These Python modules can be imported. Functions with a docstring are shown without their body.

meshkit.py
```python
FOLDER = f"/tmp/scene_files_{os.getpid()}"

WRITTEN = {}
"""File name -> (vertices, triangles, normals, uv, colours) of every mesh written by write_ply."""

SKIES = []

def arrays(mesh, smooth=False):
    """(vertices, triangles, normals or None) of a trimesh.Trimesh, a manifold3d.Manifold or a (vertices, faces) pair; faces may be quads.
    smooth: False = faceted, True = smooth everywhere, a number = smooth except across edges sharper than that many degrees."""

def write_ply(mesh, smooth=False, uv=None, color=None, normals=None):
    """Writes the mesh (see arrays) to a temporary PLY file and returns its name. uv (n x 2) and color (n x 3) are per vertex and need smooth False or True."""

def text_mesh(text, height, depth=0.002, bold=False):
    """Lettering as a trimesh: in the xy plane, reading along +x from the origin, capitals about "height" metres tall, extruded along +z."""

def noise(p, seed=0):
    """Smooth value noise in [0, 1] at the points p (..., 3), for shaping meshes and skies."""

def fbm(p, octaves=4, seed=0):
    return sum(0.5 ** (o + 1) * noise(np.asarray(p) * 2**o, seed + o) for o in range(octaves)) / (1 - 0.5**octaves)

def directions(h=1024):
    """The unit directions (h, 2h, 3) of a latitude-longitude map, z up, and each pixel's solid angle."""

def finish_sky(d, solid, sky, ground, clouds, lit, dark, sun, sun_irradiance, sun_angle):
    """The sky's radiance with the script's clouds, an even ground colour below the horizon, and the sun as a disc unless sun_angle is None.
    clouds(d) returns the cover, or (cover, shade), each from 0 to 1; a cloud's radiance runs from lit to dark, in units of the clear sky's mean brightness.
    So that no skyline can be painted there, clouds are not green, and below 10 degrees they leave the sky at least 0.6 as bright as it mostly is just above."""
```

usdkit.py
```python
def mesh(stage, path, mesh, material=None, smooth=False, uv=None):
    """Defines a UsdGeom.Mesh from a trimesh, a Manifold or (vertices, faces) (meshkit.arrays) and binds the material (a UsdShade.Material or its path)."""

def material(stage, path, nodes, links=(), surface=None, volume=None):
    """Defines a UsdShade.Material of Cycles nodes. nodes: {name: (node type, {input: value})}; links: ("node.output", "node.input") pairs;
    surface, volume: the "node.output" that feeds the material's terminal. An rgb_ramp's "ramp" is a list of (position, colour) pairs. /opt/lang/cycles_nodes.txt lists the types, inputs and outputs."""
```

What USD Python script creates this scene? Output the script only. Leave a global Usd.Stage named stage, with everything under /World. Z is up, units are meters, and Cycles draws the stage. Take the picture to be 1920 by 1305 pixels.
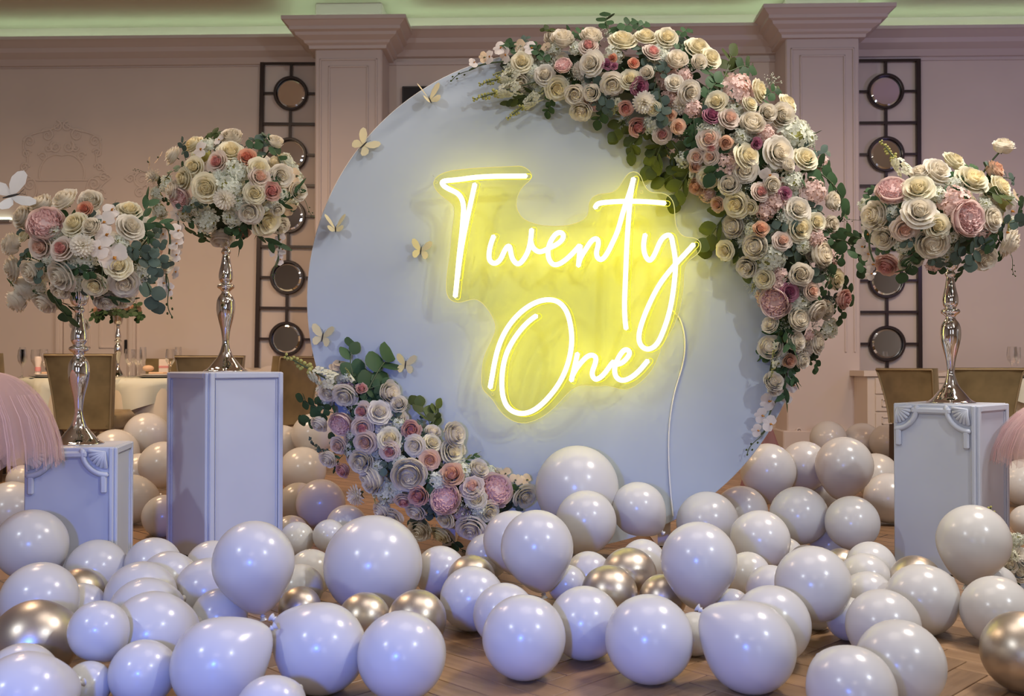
import math, random
import numpy as np, trimesh, usdkit, meshkit
from manifold3d import Manifold
from pxr import Usd, UsdGeom, UsdLux, UsdShade, Gf, Sdf, Vt

stage = Usd.Stage.CreateInMemory()
UsdGeom.SetStageUpAxis(stage, 'Z')
UsdGeom.Xform.Define(stage, '/World')
stage.SetDefaultPrim(stage.GetPrimAtPath('/World'))
UsdGeom.Scope.Define(stage, '/World/Looks')
rnd = random.Random(7)
rng = np.random.default_rng(7)

# ------------------------------------------------------------------ camera, lamps, exposure
F, CX, CY, H, PITCH = 1900.0, 960.0, 652.5, 0.85, math.radians(0.85)
cam = UsdGeom.Camera.Define(stage, '/World/camera')
cam.CreateHorizontalApertureAttr(36.0)
cam.CreateFocalLengthAttr(36.0 * F / 1920.0)
cam.CreateClippingRangeAttr((0.05, 200.0))
cam.CreateFStopAttr(5.6)
cam.CreateFocusDistanceAttr(4.2)
cam.CreateExposureAttr(EXPOSURE := 0.0)
cam.AddTranslateOp().Set((0, 0, H))
cam.AddRotateXOp().Set(90 + math.degrees(PITCH))


def aim(light, pos, to):
    d = Gf.Vec3d(*[float(b - a) for a, b in zip(pos, to)])
    r = Gf.Rotation(Gf.Vec3d(0, 0, -1), d)
    light.AddTransformOp().Set(Gf.Matrix4d().SetRotate(r) * Gf.Matrix4d().SetTranslate(Gf.Vec3d(*map(float, pos))))


def disk(name, pos, to, radius, color, power, spread=None):
    l = UsdLux.DiskLight.Define(stage, '/World/' + name)
    l.CreateRadiusAttr(radius); l.CreateColorAttr(Gf.Vec3f(*color)); l.CreateIntensityAttr(power)
    if spread:
        s = UsdLux.ShapingAPI.Apply(l.GetPrim()); s.CreateShapingConeAngleAttr(spread); s.CreateShapingConeSoftnessAttr(0.35)
    aim(l, pos, to)
    return l


def spot(name, pos, to, radius, color, power, cone, soft):
    l = UsdLux.SphereLight.Define(stage, '/World/' + name)
    l.CreateRadiusAttr(radius); l.CreateColorAttr(Gf.Vec3f(*color)); l.CreateIntensityAttr(power)
    s = UsdLux.ShapingAPI.Apply(l.GetPrim()); s.CreateShapingConeAngleAttr(cone); s.CreateShapingConeSoftnessAttr(soft)
    aim(l, pos, to)
    return l


def rect(name, pos, to, w, h, color, power):
    l = UsdLux.RectLight.Define(stage, '/World/' + name)
    l.CreateWidthAttr(w); l.CreateHeightAttr(h); l.CreateColorAttr(Gf.Vec3f(*color)); l.CreateIntensityAttr(power)
    aim(l, pos, to)
    return l


# chandeliers under the ceiling: one over the balloons, two beside the backdrop, three over the tables, three in the hall behind the camera
disk('chandelier_front', (0.35, 3.0, 3.95), (0.35, 3.0, 0), 0.90, (1.0, 0.88, 0.78), 3.5)
disk('chandelier_right', (2.5, 3.6, 3.95), (2.5, 3.6, 0), 0.45, (1.0, 0.90, 0.80), 70.0)
disk('chandelier_left', (-2.9, 5.2, 3.95), (-2.9, 5.2, 0), 0.45, (1.0, 0.76, 0.54), 26.0)
for i, (x, y) in enumerate(((-3.3, 6.7), (0.3, 6.6), (3.7, 6.6))):
    disk('chandelier_back_%d' % (i + 1), (x, y, 3.4), (x, y, 0), 0.40, (1.0, 0.60, 0.30), (48.0, 12.0, 20.0)[i])
for i, x in enumerate((-4.0, 0.0, 4.0)):
    disk('chandelier_hall_%d' % (i + 1), (x, -2.5, 3.95), (x, -2.5, 0), 0.55, (1.0, 0.84, 0.68), 8.0)
# party spots on the hall ceiling, right and left of the camera, and a violet one washing the right-hand wall
disk('party_spot_right', (3.5, -0.3, 3.9), (0.4, 4.6, 1.1), 0.12, (0.84, 0.92, 1.0), 560.0)
disk('party_spot_left', (-3.2, -0.2, 3.6), (0.0, 4.6, 1.1), 0.12, (0.86, 0.93, 1.0), 380.0)
disk('violet_wash', (5.2, 6.6, 2.6), (4.4, 9.9, 3.9), 0.12, (0.42, 0.36, 1.0), 80.0)
# blue stage lamp next to the camera, its cone on the balloons, and the hall's windows behind it
spot('blue_stage_lamp', (-0.55, -0.25, 0.95), (-0.45, 2.2, 0.0), 0.07, (0.06, 0.18, 1.0), 1500.0, 31.0, 0.9)
for i, x in enumerate((-2.2, 2.2)):
    rect('window_daylight_%d' % (i + 1), (x, -5.9, 1.9), (x, 0, 1.9), 1.2, 1.9, (0.62, 0.76, 1.0), 6.0)


# ------------------------------------------------------------------ pixel helpers (only to read distances off the photograph)
def ray(px, py):
    u, v = (px - CX) / F, (CY - py) / F
    return np.array([u, math.cos(PITCH) - math.sin(PITCH) * v, math.sin(PITCH) + math.cos(PITCH) * v])


def P(px, py, Y):
    r = ray(px, py)
    return np.array([0, 0, H]) + r * (Y / r[1])


def S(Y):                                                           # metres per pixel at distance Y
    return Y / F


KW = -0.03                                                          # the back wall runs slightly towards the camera on the right
UD, VD = np.array([1, KW, 0]) / math.hypot(1, KW), np.array([-KW, 1, 0]) / math.hypot(1, KW)
WO = np.array([0, 10.0, 0])
MW = np.eye(4); MW[:3, 0], MW[:3, 1], MW[:3, 3] = UD, VD, WO


def WP(px, py, v0=0.0):                                             # pixel -> (u, z) on the wall-parallel plane v = v0
    r, o = ray(px, py), np.array([0, 0, H])
    t = ((WO + VD * v0 - o) @ VD) / (r @ VD)
    p = o + r * t
    return (p - WO) @ UD, p[2]


# ------------------------------------------------------------------ scene helpers
used = set()


def numbered(parent, name):
    p, k = f'{parent}/{name}', 0
    while p in used:
        k += 1; p = f'{parent}/{name}_{k:03d}'
    used.add(p)
    return p


def meta(prim, label=None, cat=None, group=None, kind=None):
    for k, v in (('label', label), ('category', cat), ('group', group), ('kind', kind)):
        if v: prim.SetCustomDataByKey(k, v)
    return prim


class Thing:
    def __init__(s, name, label, cat, loc=(0, 0, 0), rotz=0.0, group=None, kind=None):
        s.path, s.loc, s.rot = numbered('/World', name), np.array(loc, float), rotz
        x = UsdGeom.Xform.Define(stage, s.path)
        x.AddTranslateOp().Set(Gf.Vec3d(*map(float, loc)))
        if rotz: x.AddRotateZOp().Set(math.degrees(rotz))
        meta(x.GetPrim(), label, cat, group, kind)

    def part(s, name, m, mat, smooth=False, label=None, kind=None, world=False, parent=None):
        """m in the thing's own coordinates (or in world ones: world=True)"""
        v, f, _ = meshkit.arrays(m)
        if world:
            v = v - s.loc
            if s.rot:
                c, n = math.cos(-s.rot), math.sin(-s.rot)
                v = np.c_[v[:, 0] * c - v[:, 1] * n, v[:, 0] * n + v[:, 1] * c, v[:, 2]]
        path = numbered(parent or s.path, name)
        g = usdkit.mesh(stage, path, (v, f), M[mat], smooth)
        meta(g.GetPrim(), label, kind=kind)
        return path

    def inst(s, name, cls, mat4, label=None):
        """a part that is a copy of a class: mat4 in world coordinates (thing not rotated)"""
        path = numbered(s.path, name)
        x = UsdGeom.Xform.Define(stage, path)
        m = np.array(mat4, float); m[:3, 3] -= s.loc
        x.AddTransformOp().Set(Gf.Matrix4d(*m.T.ravel().tolist()))
        x.GetPrim().GetReferences().AddInternalReference(cls)
        x.GetPrim().SetInstanceable(True)
        meta(x.GetPrim(), label)
        return path


def single(name, m, mat, label, cat, smooth=False, group=None, kind=None):
    path = numbered('/World', name)
    g = usdkit.mesh(stage, path, m, M[mat], smooth)
    meta(g.GetPrim(), label, cat, group, kind)
    return path


def copy_thing(cls, name, label, cat, mat4, group=None):
    path = numbered('/World', name)
    x = UsdGeom.Xform.Define(stage, path)
    x.AddTransformOp().Set(Gf.Matrix4d(*np.array(mat4, float).T.ravel().tolist()))
    x.GetPrim().GetReferences().AddInternalReference(cls)
    x.GetPrim().SetInstanceable(True)
    meta(x.GetPrim(), label, cat, group)
    return path


def klass(name, parts):
    path = '/World/' + name + '_class'
    stage.CreateClassPrim(path)
    cnt = set()
    for pn, m, mat, smooth in parts:
        q, k = pn, 0
        while q in cnt: k += 1; q = f'{pn}_{k:03d}'
        cnt.add(q)
        usdkit.mesh(stage, f'{path}/{q}', m, M[mat], smooth)
    return path


def frame(loc, z, scale=1.0, x=None, spin=0.0):
    z = np.array(z, float); z /= np.linalg.norm(z)
    a = np.array(x, float) if x is not None else (np.array([0, 0, 1.0]) if abs(z[2]) < .9 else np.array([1.0, 0, 0]))
    a = a - z * (a @ z); a /= np.linalg.norm(a)
    b = np.cross(z, a)
    c, n = math.cos(spin), math.sin(spin)
    m = np.eye(4)
    m[:3, 0], m[:3, 1], m[:3, 2], m[:3, 3] = (a * c + b * n) * scale, (b * c - a * n) * scale, z * scale, loc
    return m


# ------------------------------------------------------------------ mesh helpers
cat_ = trimesh.util.concatenate


def T(v, f):
    return trimesh.Trimesh(np.asarray(v, float), np.asarray(f, int), process=False)


def quads(nu, nv, wrap=False):
    i, j = np.meshgrid(np.arange(nu - (0 if wrap else 1)), np.arange(nv - 1), indexing='ij')
    a, b = i * nv + j, ((i + 1) % nu) * nv + j
    q = np.stack([a, b, b + 1, a + 1], -1).reshape(-1, 4)
    return np.vstack([q[:, [0, 1, 2]], q[:, [0, 2, 3]]])


def box(x0, x1, y0, y1, z0, z1, c=0.0):
    if c <= 0:
        m = trimesh.creation.box([x1 - x0, y1 - y0, z1 - z0]); m.apply_translation([(x0 + x1) / 2, (y0 + y1) / 2, (z0 + z1) / 2]); return m
    p = []
    for sx in (0, 1):
        for sy in (0, 1):
            for sz in (0, 1):
                q = np.array([(x0, x1)[sx], (y0, y1)[sy], (z0, z1)[sz]]); d = np.array([c if not s else -c for s in (sx, sy, sz)])
                for k in range(3):
                    e = d.copy(); e[k] = 0
                    p.append(q + e)
    m = Manifold.hull_points(np.array(p)).to_mesh()
    return T(m.vert_properties[:, :3], m.tri_verts)


def hull(p):
    m = Manifold.hull_points(np.asarray(p, float)).to_mesh()
    return T(m.vert_properties[:, :3], m.tri_verts)


def lathe(prof, n=32, squash=None):
    prof = np.array(prof, float)
    a = np.arange(n) * 2 * np.pi / n
    v = np.stack([prof[None, :, 0] * np.cos(a)[:, None], prof[None, :, 0] * np.sin(a)[:, None], np.broadcast_to(prof[None, :, 1], (n, len(prof)))], -1).reshape(-1, 3)
    return T(v, quads(n, len(prof), True))


def spline(pts, n):
    from scipy.interpolate import CubicSpline
    p = np.array(pts, float)
    d = np.r_[0, np.cumsum(np.linalg.norm(np.diff(p, axis=0), axis=1) ** .6)]
    return CubicSpline(d, p)(np.linspace(0, d[-1], n))


def tube(pts, r, sides=8, caps=True, closed=False):
    p = np.asarray(pts, float); n = len(p)
    r = np.broadcast_to(r, (n,)).astype(float)
    t = (np.roll(p, -1, 0) - np.roll(p, 1, 0)) if closed else np.gradient(p, axis=0)
    t /= np.linalg.norm(t, axis=1, keepdims=True) + 1e-12
    a = np.cross(t[0], [0, 0, 1.0] if abs(t[0, 2]) < .9 else [1.0, 0, 0]); a /= np.linalg.norm(a)
    fr = []
    for k in range(n):
        a = a - t[k] * (a @ t[k]); a /= np.linalg.norm(a); fr.append(a)
    A = np.array(fr); B = np.cross(t, A)
    ang = np.arange(sides) * 2 * np.pi / sides
    ring = np.cos(ang)[None, :, None] * A[:, None] + np.sin(ang)[None, :, None] * B[:, None]
    v = (p[:, None] + r[:, None, None] * ring).reshape(-1, 3)
    if closed:
        i, j = np.meshgrid(np.arange(n), np.arange(sides), indexing='ij')
        q = np.stack([i * sides + j, i * sides + (j + 1) % sides, ((i + 1) % n) * sides + (j + 1) % sides, ((i + 1) % n) * sides + j], -1).reshape(-1, 4)
        return T(v, np.vstack([q[:, [0, 1, 2]], q[:, [0, 2, 3]]]))
    i, j = np.meshgrid(np.arange(n - 1), np.arange(sides), indexing='ij')
    q = np.stack([i * sides + j, i * sides + (j + 1) % sides, (i + 1) * sides + (j + 1) % sides, (i + 1) * sides + j], -1).reshape(-1, 4)
    f = np.vstack([q[:, [0, 1, 2]], q[:, [0, 2, 3]]])
    if caps:
        e0, e1 = p[0] - t[0] * r[0] * .7, p[-1] + t[-1] * r[-1] * .7
        v = np.vstack([v, e0, e1]); m = len(v); s = np.arange(sides); k = (n - 1) * sides
        f = np.vstack([f, np.c_[np.full(sides, m - 2), (s + 1) % sides, s], np.c_[np.full(sides, m - 1), k + s, k + (s + 1) % sides]])
    return T(v, f)


def sphere(c, r, sub=2):
    m = trimesh.creation.icosphere(sub, 1.0)
    m.vertices = m.vertices * np.asarray(r) + np.asarray(c)
    return m


def xf(m, mat):
    m = m.copy(); m.apply_transform(mat); return m


def sweep_profile(path2d, prof, closed=False):
    """prof: (outward, z) swept along a plan polyline path2d with mitred corners; outward = right of travel"""
    p = np.array(path2d, float); n = len(p)
    t = np.diff(p, axis=0); t /= np.linalg.norm(t, axis=1, keepdims=True)
    nr = np.c_[t[:, 1], -t[:, 0]]
    off = np.zeros((n, 2))
    for k in range(n):
        a, b = nr[max(k - 1, 0)], nr[min(k, n - 2)]
        m = a + b; off[k] = m / (m @ m) * 2 if m @ m > 1e-9 else a
        if 0 < k < n - 1: off[k] = m / (1 + a @ b)
        else: off[k] = a if k else nr[0]
    off[-1] = nr[-1]
    pr = np.array(prof, float)
    v = np.concatenate([p[:, None, :] + off[:, None, :] * pr[None, :, :1], np.broadcast_to(pr[None, :, 1:], (n, len(pr), 1))], -1).reshape(-1, 3)
    return T(v, quads(n, len(pr)))


# ------------------------------------------------------------------ materials
M = {}


def mat(name, nodes, links, surface):
    M[name] = usdkit.material(stage, '/World/Looks/' + name, nodes, links, surface)


def plain(name, color, rough=0.5, metal=0.0, spec=0.5, var=0.0, scale=6.0, bump=0.0, bscale=40.0, coat=0.0, sheen=0.0):
    n = {'p': ('principled_bsdf', dict(base_color=color, roughness=rough, metallic=metal, specular_ior_level=spec, coat_weight=coat, sheen_weight=sheen))}
    l = []
    if var:
        n['c'] = ('texture_coordinate', {})
        n['n'] = ('noise_texture', dict(scale=scale, detail=4))
        lo, hi = [max(0, c * (1 - var)) for c in color], [min(1, c * (1 + var)) for c in color]
        n['r'] = ('rgb_ramp', {'ramp': [(0.3, lo), (0.7, hi)]})
        l += [('c.object', 'n.vector'), ('n.fac', 'r.fac'), ('r.color', 'p.base_color')]
    if bump:
        n['c'] = ('texture_coordinate', {})
        n['bn'] = ('noise_texture', dict(scale=bscale, detail=3))
        n['b'] = ('bump', dict(strength=bump, distance=0.01))
        l += [('c.object', 'bn.vector'), ('bn.fac', 'b.height'), ('b.normal', 'p.normal')]
    mat(name, n, l, 'p.BSDF')


def petal(name, color, trans=0.36, var=0.10):
    """petals and leaves: diffuse with light coming through; each bloom a little different"""
    lo, hi = [c * (1 - var) for c in color], [min(1, c * (1 + var * .6)) for c in color]
    mat(name, {'o': ('object_info', {}), 'r': ('rgb_ramp', {'ramp': [(0, lo), (1, hi)]}),
               'p': ('principled_bsdf', dict(roughness=.55, specular_ior_level=.25)),
               't': ('translucent_bsdf', {}), 'm': ('mix_closure', dict(fac=trans))},
        [('o.random', 'r.fac'), ('r.color', 'p.base_color'), ('r.color', 't.color'), ('p.BSDF', 'm.closure1'), ('t.BSDF', 'm.closure2')], 'm.closure')


def emit(name, color, strength):
    mat(name, {'e': ('emission', dict(color=color, strength=strength))}, [], 'e.emission')


def clear(name, tint, ior=1.45, rough=0.02, gloss=1.0):
    mat(name, {'t': ('transparent_bsdf', dict(color=tint)), 'g': ('glossy_bsdf', dict(color=(gloss,) * 3, roughness=rough)), 'f': ('layer_weight', dict(blend=ior)), 'm': ('mix_closure', {})},
        [('f.facing', 'm.fac'), ('t.BSDF', 'm.closure1'), ('g.BSDF', 'm.closure2')], 'm.closure')


plain('wall_paint', (0.72, 0.62, 0.55), .75, spec=.25, var=.03, scale=1.5)
plain('trim_paint', (0.63, 0.545, 0.51), .45, spec=.4)
plain('ceiling_paint', (0.60, 0.54, 0.46), .8, spec=.2)
plain('back_hall', (0.47, 0.43, 0.40), .8, var=.06, scale=.6)
plain('dark_wood', (0.028, 0.014, 0.010), .35)
plain('mirror_glass', (0.86, 0.86, 0.86), .03, 1.0)
plain('black_gloss', (0.012, 0.012, 0.014), .25)
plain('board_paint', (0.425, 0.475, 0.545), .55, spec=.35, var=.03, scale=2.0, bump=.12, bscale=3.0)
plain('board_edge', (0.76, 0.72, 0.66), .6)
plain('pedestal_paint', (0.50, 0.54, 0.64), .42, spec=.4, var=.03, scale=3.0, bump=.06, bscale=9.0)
plain('pedestal_gap', (0.30, 0.30, 0.34), .6)
plain('chrome', (0.78, 0.76, 0.75), .045, 1.0)
plain('silver_leaf', (0.62, 0.60, 0.58), .2, 1.0)
mat('white_latex', {'p': ('principled_bsdf', dict(base_color=(0.635, 0.63, 0.625), roughness=.22, specular_ior_level=.5)), 't': ('translucent_bsdf', dict(color=(0.85, .78, .66))), 'm': ('mix_closure', dict(fac=.16))},
    [('p.BSDF', 'm.closure1'), ('t.BSDF', 'm.closure2')], 'm.closure')
plain('gold_latex', (0.54, 0.48, 0.41), .36, .9)
plain('velvet', (0.23, 0.17, 0.080), .85, spec=.15, var=.28, scale=5.0, sheen=.35)
plain('velvet_piping', (0.30, 0.23, 0.13), .6)
plain('chair_leg', (0.05, 0.03, 0.02), .4)
plain('cloth', (0.66, 0.60, 0.50), .85, spec=.15)
plain('overlay_cloth', (0.62, 0.66, 0.60), .8, spec=.15)
plain('porcelain', (0.80, 0.77, 0.72), .15)
plain('plate_rim', (0.30, 0.28, 0.27), .2)
plain('napkin', (0.72, 0.50, 0.34), .8)
plain('card', (0.80, 0.70, 0.64), .7)
plain('ribbon', (0.70, 0.30, 0.30), .6)
plain('cabinet_paint', (0.72, 0.63, 0.54), .45)
plain('cabinet_side', (0.50, 0.40, 0.31), .5)
plain('pewter', (0.10, 0.09, 0.09), .35, .8)
plain('plum_cloth', (0.20, 0.085, 0.085), .6)
plain('stem_green', (0.060, 0.085, 0.035), .6)
plain('moss', (0.035, 0.050, 0.022), .9, var=.4, scale=30)
plain('cable_white', (0.75, 0.74, 0.72), .4)
plain('butterfly_body', (0.02, 0.016, 0.014), .5)
plain('steel', (0.6, 0.6, 0.6), .25, 1.0)
plain('stand_black', (0.03, 0.03, 0.03), .5)
clear('acrylic', (0.99, 0.985, 0.76), 0.06, .03)
clear('wine_glass', (0.99, 0.99, 0.99), 0.36, .02)
emit('neon', (1.0, 0.93, 0.62), 1.7)
emit('neon_backing', (1.0, 0.80, 0.01), 15.0)
emit('neon_groove', (1.0, 0.85, 0.06), 1.2)
emit('acrylic_edge', (0.86, 0.80, 0.34), 0.8)
emit('cove_led', (0.66, 1.0, 0.66), 4.5)
emit('lamp_white', (0.9, 1.0, 0.8), 2.0)
COL = dict(cream=(.85, .80, .70), cream_heart=(.86, .79, .65), butter=(.86, .81, .63), butter_heart=(.87, .78, .53),
           blush=(.82, .71, .62), blush_heart=(.80, .56, .44), pink=(.79, .54, .47), pink_heart=(.76, .40, .36),
           peony=(.82, .66, .62), peony_heart=(.81, .57, .54), mauve=(.46, .20, .27), mauve_heart=(.36, .11, .19),
           coral=(.78, .42, .28), coral_heart=(.74, .30, .20), peach=(.81, .59, .44), peach_heart=(.77, .48, .33),
           hydrangea=(.74, .76, .65), pink_hydrangea=(.80, .60, .54), orchid=(.82, .75, .70), orchid_lip=(.65, .30, .06), tan=(.70, .55, .38),
           stock=(.80, .79, .62), stock_bud=(.55, .53, .18), dried=(.34, .37, .28), wing=(.82, .74, .50))
for k, c in COL.items():
    petal(k, c)
petal('white_wing', (.80, .80, .80), .35)
petal('leaf_green', (.045, .095, .040), .18, .35)
petal('leaf_grey', (.085, .125, .100), .12, .3)
petal('leaf_olive', (.070, .095, .028), .2, .35)
petal('tulle_net', (.82, .64, .65), .45, .05)
mat('tulle', {'d': ('diffuse_bsdf', dict(color=(.82, .64, .66))), 't': ('translucent_bsdf', dict(color=(.82, .64, .66))), 'm': ('mix_closure', dict(fac=.5)), 'x': ('transparent_bsdf', dict(color=(1, 1, 1))), 'k': ('mix_closure', dict(fac=.34))},
    [('d.BSDF', 'm.closure1'), ('t.BSDF', 'm.closure2'), ('x.BSDF', 'k.closure1'), ('m.closure', 'k.closure2')], 'k.closure')


def wood(name, c1, c2):
    mat(name, {'c': ('texture_coordinate', {}), 'o': ('object_info', {}), 'mp': ('mapping', dict(scale=(3.0, 40.0, 8.0))), 'n': ('noise_texture', dict(scale=1.0, detail=6, distortion=1.2)),
               'r': ('rgb_ramp', {'ramp': [(.25, c1), (.75, c2)]}), 'h': ('hsv', {}), 'a': ('map_range', dict(from_min=0, from_max=1, to_min=.72, to_max=1.2)), 'p': ('principled_bsdf', dict(roughness=.38, specular_ior_level=.4))},
        [('c.object', 'mp.vector'), ('mp.vector', 'n.vector'), ('n.fac', 'r.fac'), ('r.color', 'h.color'), ('o.random', 'a.value'), ('a.result', 'h.value'), ('h.color', 'p.base_color')], 'p.BSDF')


wood('oak', (.20, .115, .060), (.33, .205, .115))
mat('far_floor', {'c': ('texture_coordinate', {}), 'mp': ('mapping', dict(rotation=(0, 0, .785))), 'b': ('brick_texture', dict(color1=(.30, .18, .10), color2=(.21, .125, .07), mortar=(.05, .03, .02), scale=1.0, mortar_size=.004, brick_width=.5, row_height=.1)), 'p': ('principled_bsdf', dict(roughness=.4))},
    [('c.object', 'mp.vector'), ('mp.vector', 'b.vector'), ('b.color', 'p.base_color')], 'p.BSDF')

# ================================================================== THE SETTING
def struct(name, m, mt, label=None, smooth=False):
    return single(name, m, mt, label, None, smooth, kind='structure')


VL, VC, VR = 0.20, 0.0, 0.13                                        # depth of the wall in the left, middle and right bays
zc = P(900, 30, 9.97)[2]                                            # ceiling height
uA, uB = WP(650, 400, -.2)[0], WP(1553, 400, -.2)[0]                # the two pilasters
wl = Thing('wall_back', 'beige back wall in three bays between the pilasters', None, kind='structure')
wl.part('wall_panel', xf(box(-9.2, uA, VL, VL + .2, 0, zc), MW), 'wall_paint')
wl.part('wall_panel', xf(box(uA, uB, VC, VC + .4, 0, zc), MW), 'wall_paint')
wl.part('wall_panel', xf(box(uB, 9.2, VR, VR + .2, 0, zc), MW), 'wall_paint')
struct('wall_left', box(-8.2, -8.0, -6.2, 10.2, 0, zc), 'back_hall', 'plain side wall of the hall, left')
struct('wall_right', box(8.0, 8.2, -6.2, 9.9, 0, zc), 'back_hall', 'plain side wall of the hall, right')
struct('wall_front', box(-8.2, 8.2, -6.2, -6.0, 0, zc), 'back_hall', 'wall of the hall behind the camera')
struct('ceiling', box(-8.2, 8.2, -6.2, 10.5, zc, zc + .15), 'ceiling_paint', 'brownish plain ceiling lit by the cove')

# floor: herringbone oak planks where they can be told apart, patterned boards beyond
fl = Thing('floor', 'oak herringbone parquet floor', None, kind='structure')
fl.part('subfloor', box(-8.2, 8.2, -6.2, 10.4, -.06, -.004), 'far_floor')
PL, PW = 0.54, 0.09
k0 = 0
plank_m = box(0.0015, PL - .0015, 0.0015, PW - .0015, -.012, 0, .0012)
c45 = math.sqrt(.5)
for i in range(-40, 40):
    for j in range(-14, 14):
        # two planks per herringbone cell
        for o in (0, 1):
            if o == 0:
                x0, y0, a = i * PW + j * PL * 1.0, i * PW - j * PL * 1.0, 0
            else:
                x0, y0, a = i * PW + PL + j * PL, i * PW - j * PL - PL + PW, 1
            cx_, cy_ = (x0 + PL / 2, y0 + PW / 2) if a == 0 else (x0 + PW / 2, y0 + PL / 2)
            wx, wy = (cx_ - cy_) * c45 + .15, (cx_ + cy_) * c45 + 2.9
            if not (2.15 < wy < 3.75 and abs(wx - .02) < wy * .52 + .15): continue
            path = fl.part('plank', plank_m, 'oak')
            g = UsdGeom.Xformable(stage.GetPrimAtPath(path))
            px_, py_ = (x0, y0) if a == 0 else (x0 + PW, y0)
            g.AddTranslateOp().Set(Gf.Vec3d((px_ - py_) * c45 + .15, (px_ + py_) * c45 + 2.9, 0.0))
            g.AddRotateZOp().Set(45.0 + 90.0 * a)
            k0 += 1

# cornice with the LED cove on top of it
def zpx(px, py, v): return WP(px, py, v)[1]


cor = Thing('trim_1', 'stepped crown moulding under the lit ceiling cove', None, kind='structure')
PROF = [(0.30, zpx(1000, 46, -.30)), (0.30, zpx(1000, 52, -.30)), (0.27, zpx(1000, 55, -.27)), (0.21, zpx(1000, 66, -.21)), (0.19, zpx(1000, 69, -.19)), (0.17, zpx(1000, 78, -.17)), (0.11, zpx(1000, 88, -.11)),
        (0.09, zpx(1000, 91, -.09)), (0.06, zpx(1000, 101, -.06)), (0.05, zpx(1000, 104, -.05)), (0.0, zpx(1000, 108, 0))]
ztop = PROF[0][1]
PROF = [(0.0, ztop - .03), (0.24, ztop - .03), (0.25, ztop), *PROF]
for a, b, v in ((-9.0, uA, VL), (uA, uB, VC), (uB, 9.0, VR)):
    cor.part('moulding', xf(sweep_profile([(a, v), (b, v)], PROF), MW), 'trim_paint', smooth=25)
    cor.part('picture_rail', xf(box(a, b, v - .02, v, zpx(1000, 117, v) - .02, zpx(1000, 117, v) + .015), MW), 'trim_paint')
    cor.part('led_strip', xf(box(a + .05, b - .05, v - .20, v - .16, ztop - .028, ztop - .012), MW), 'cove_led')

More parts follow.
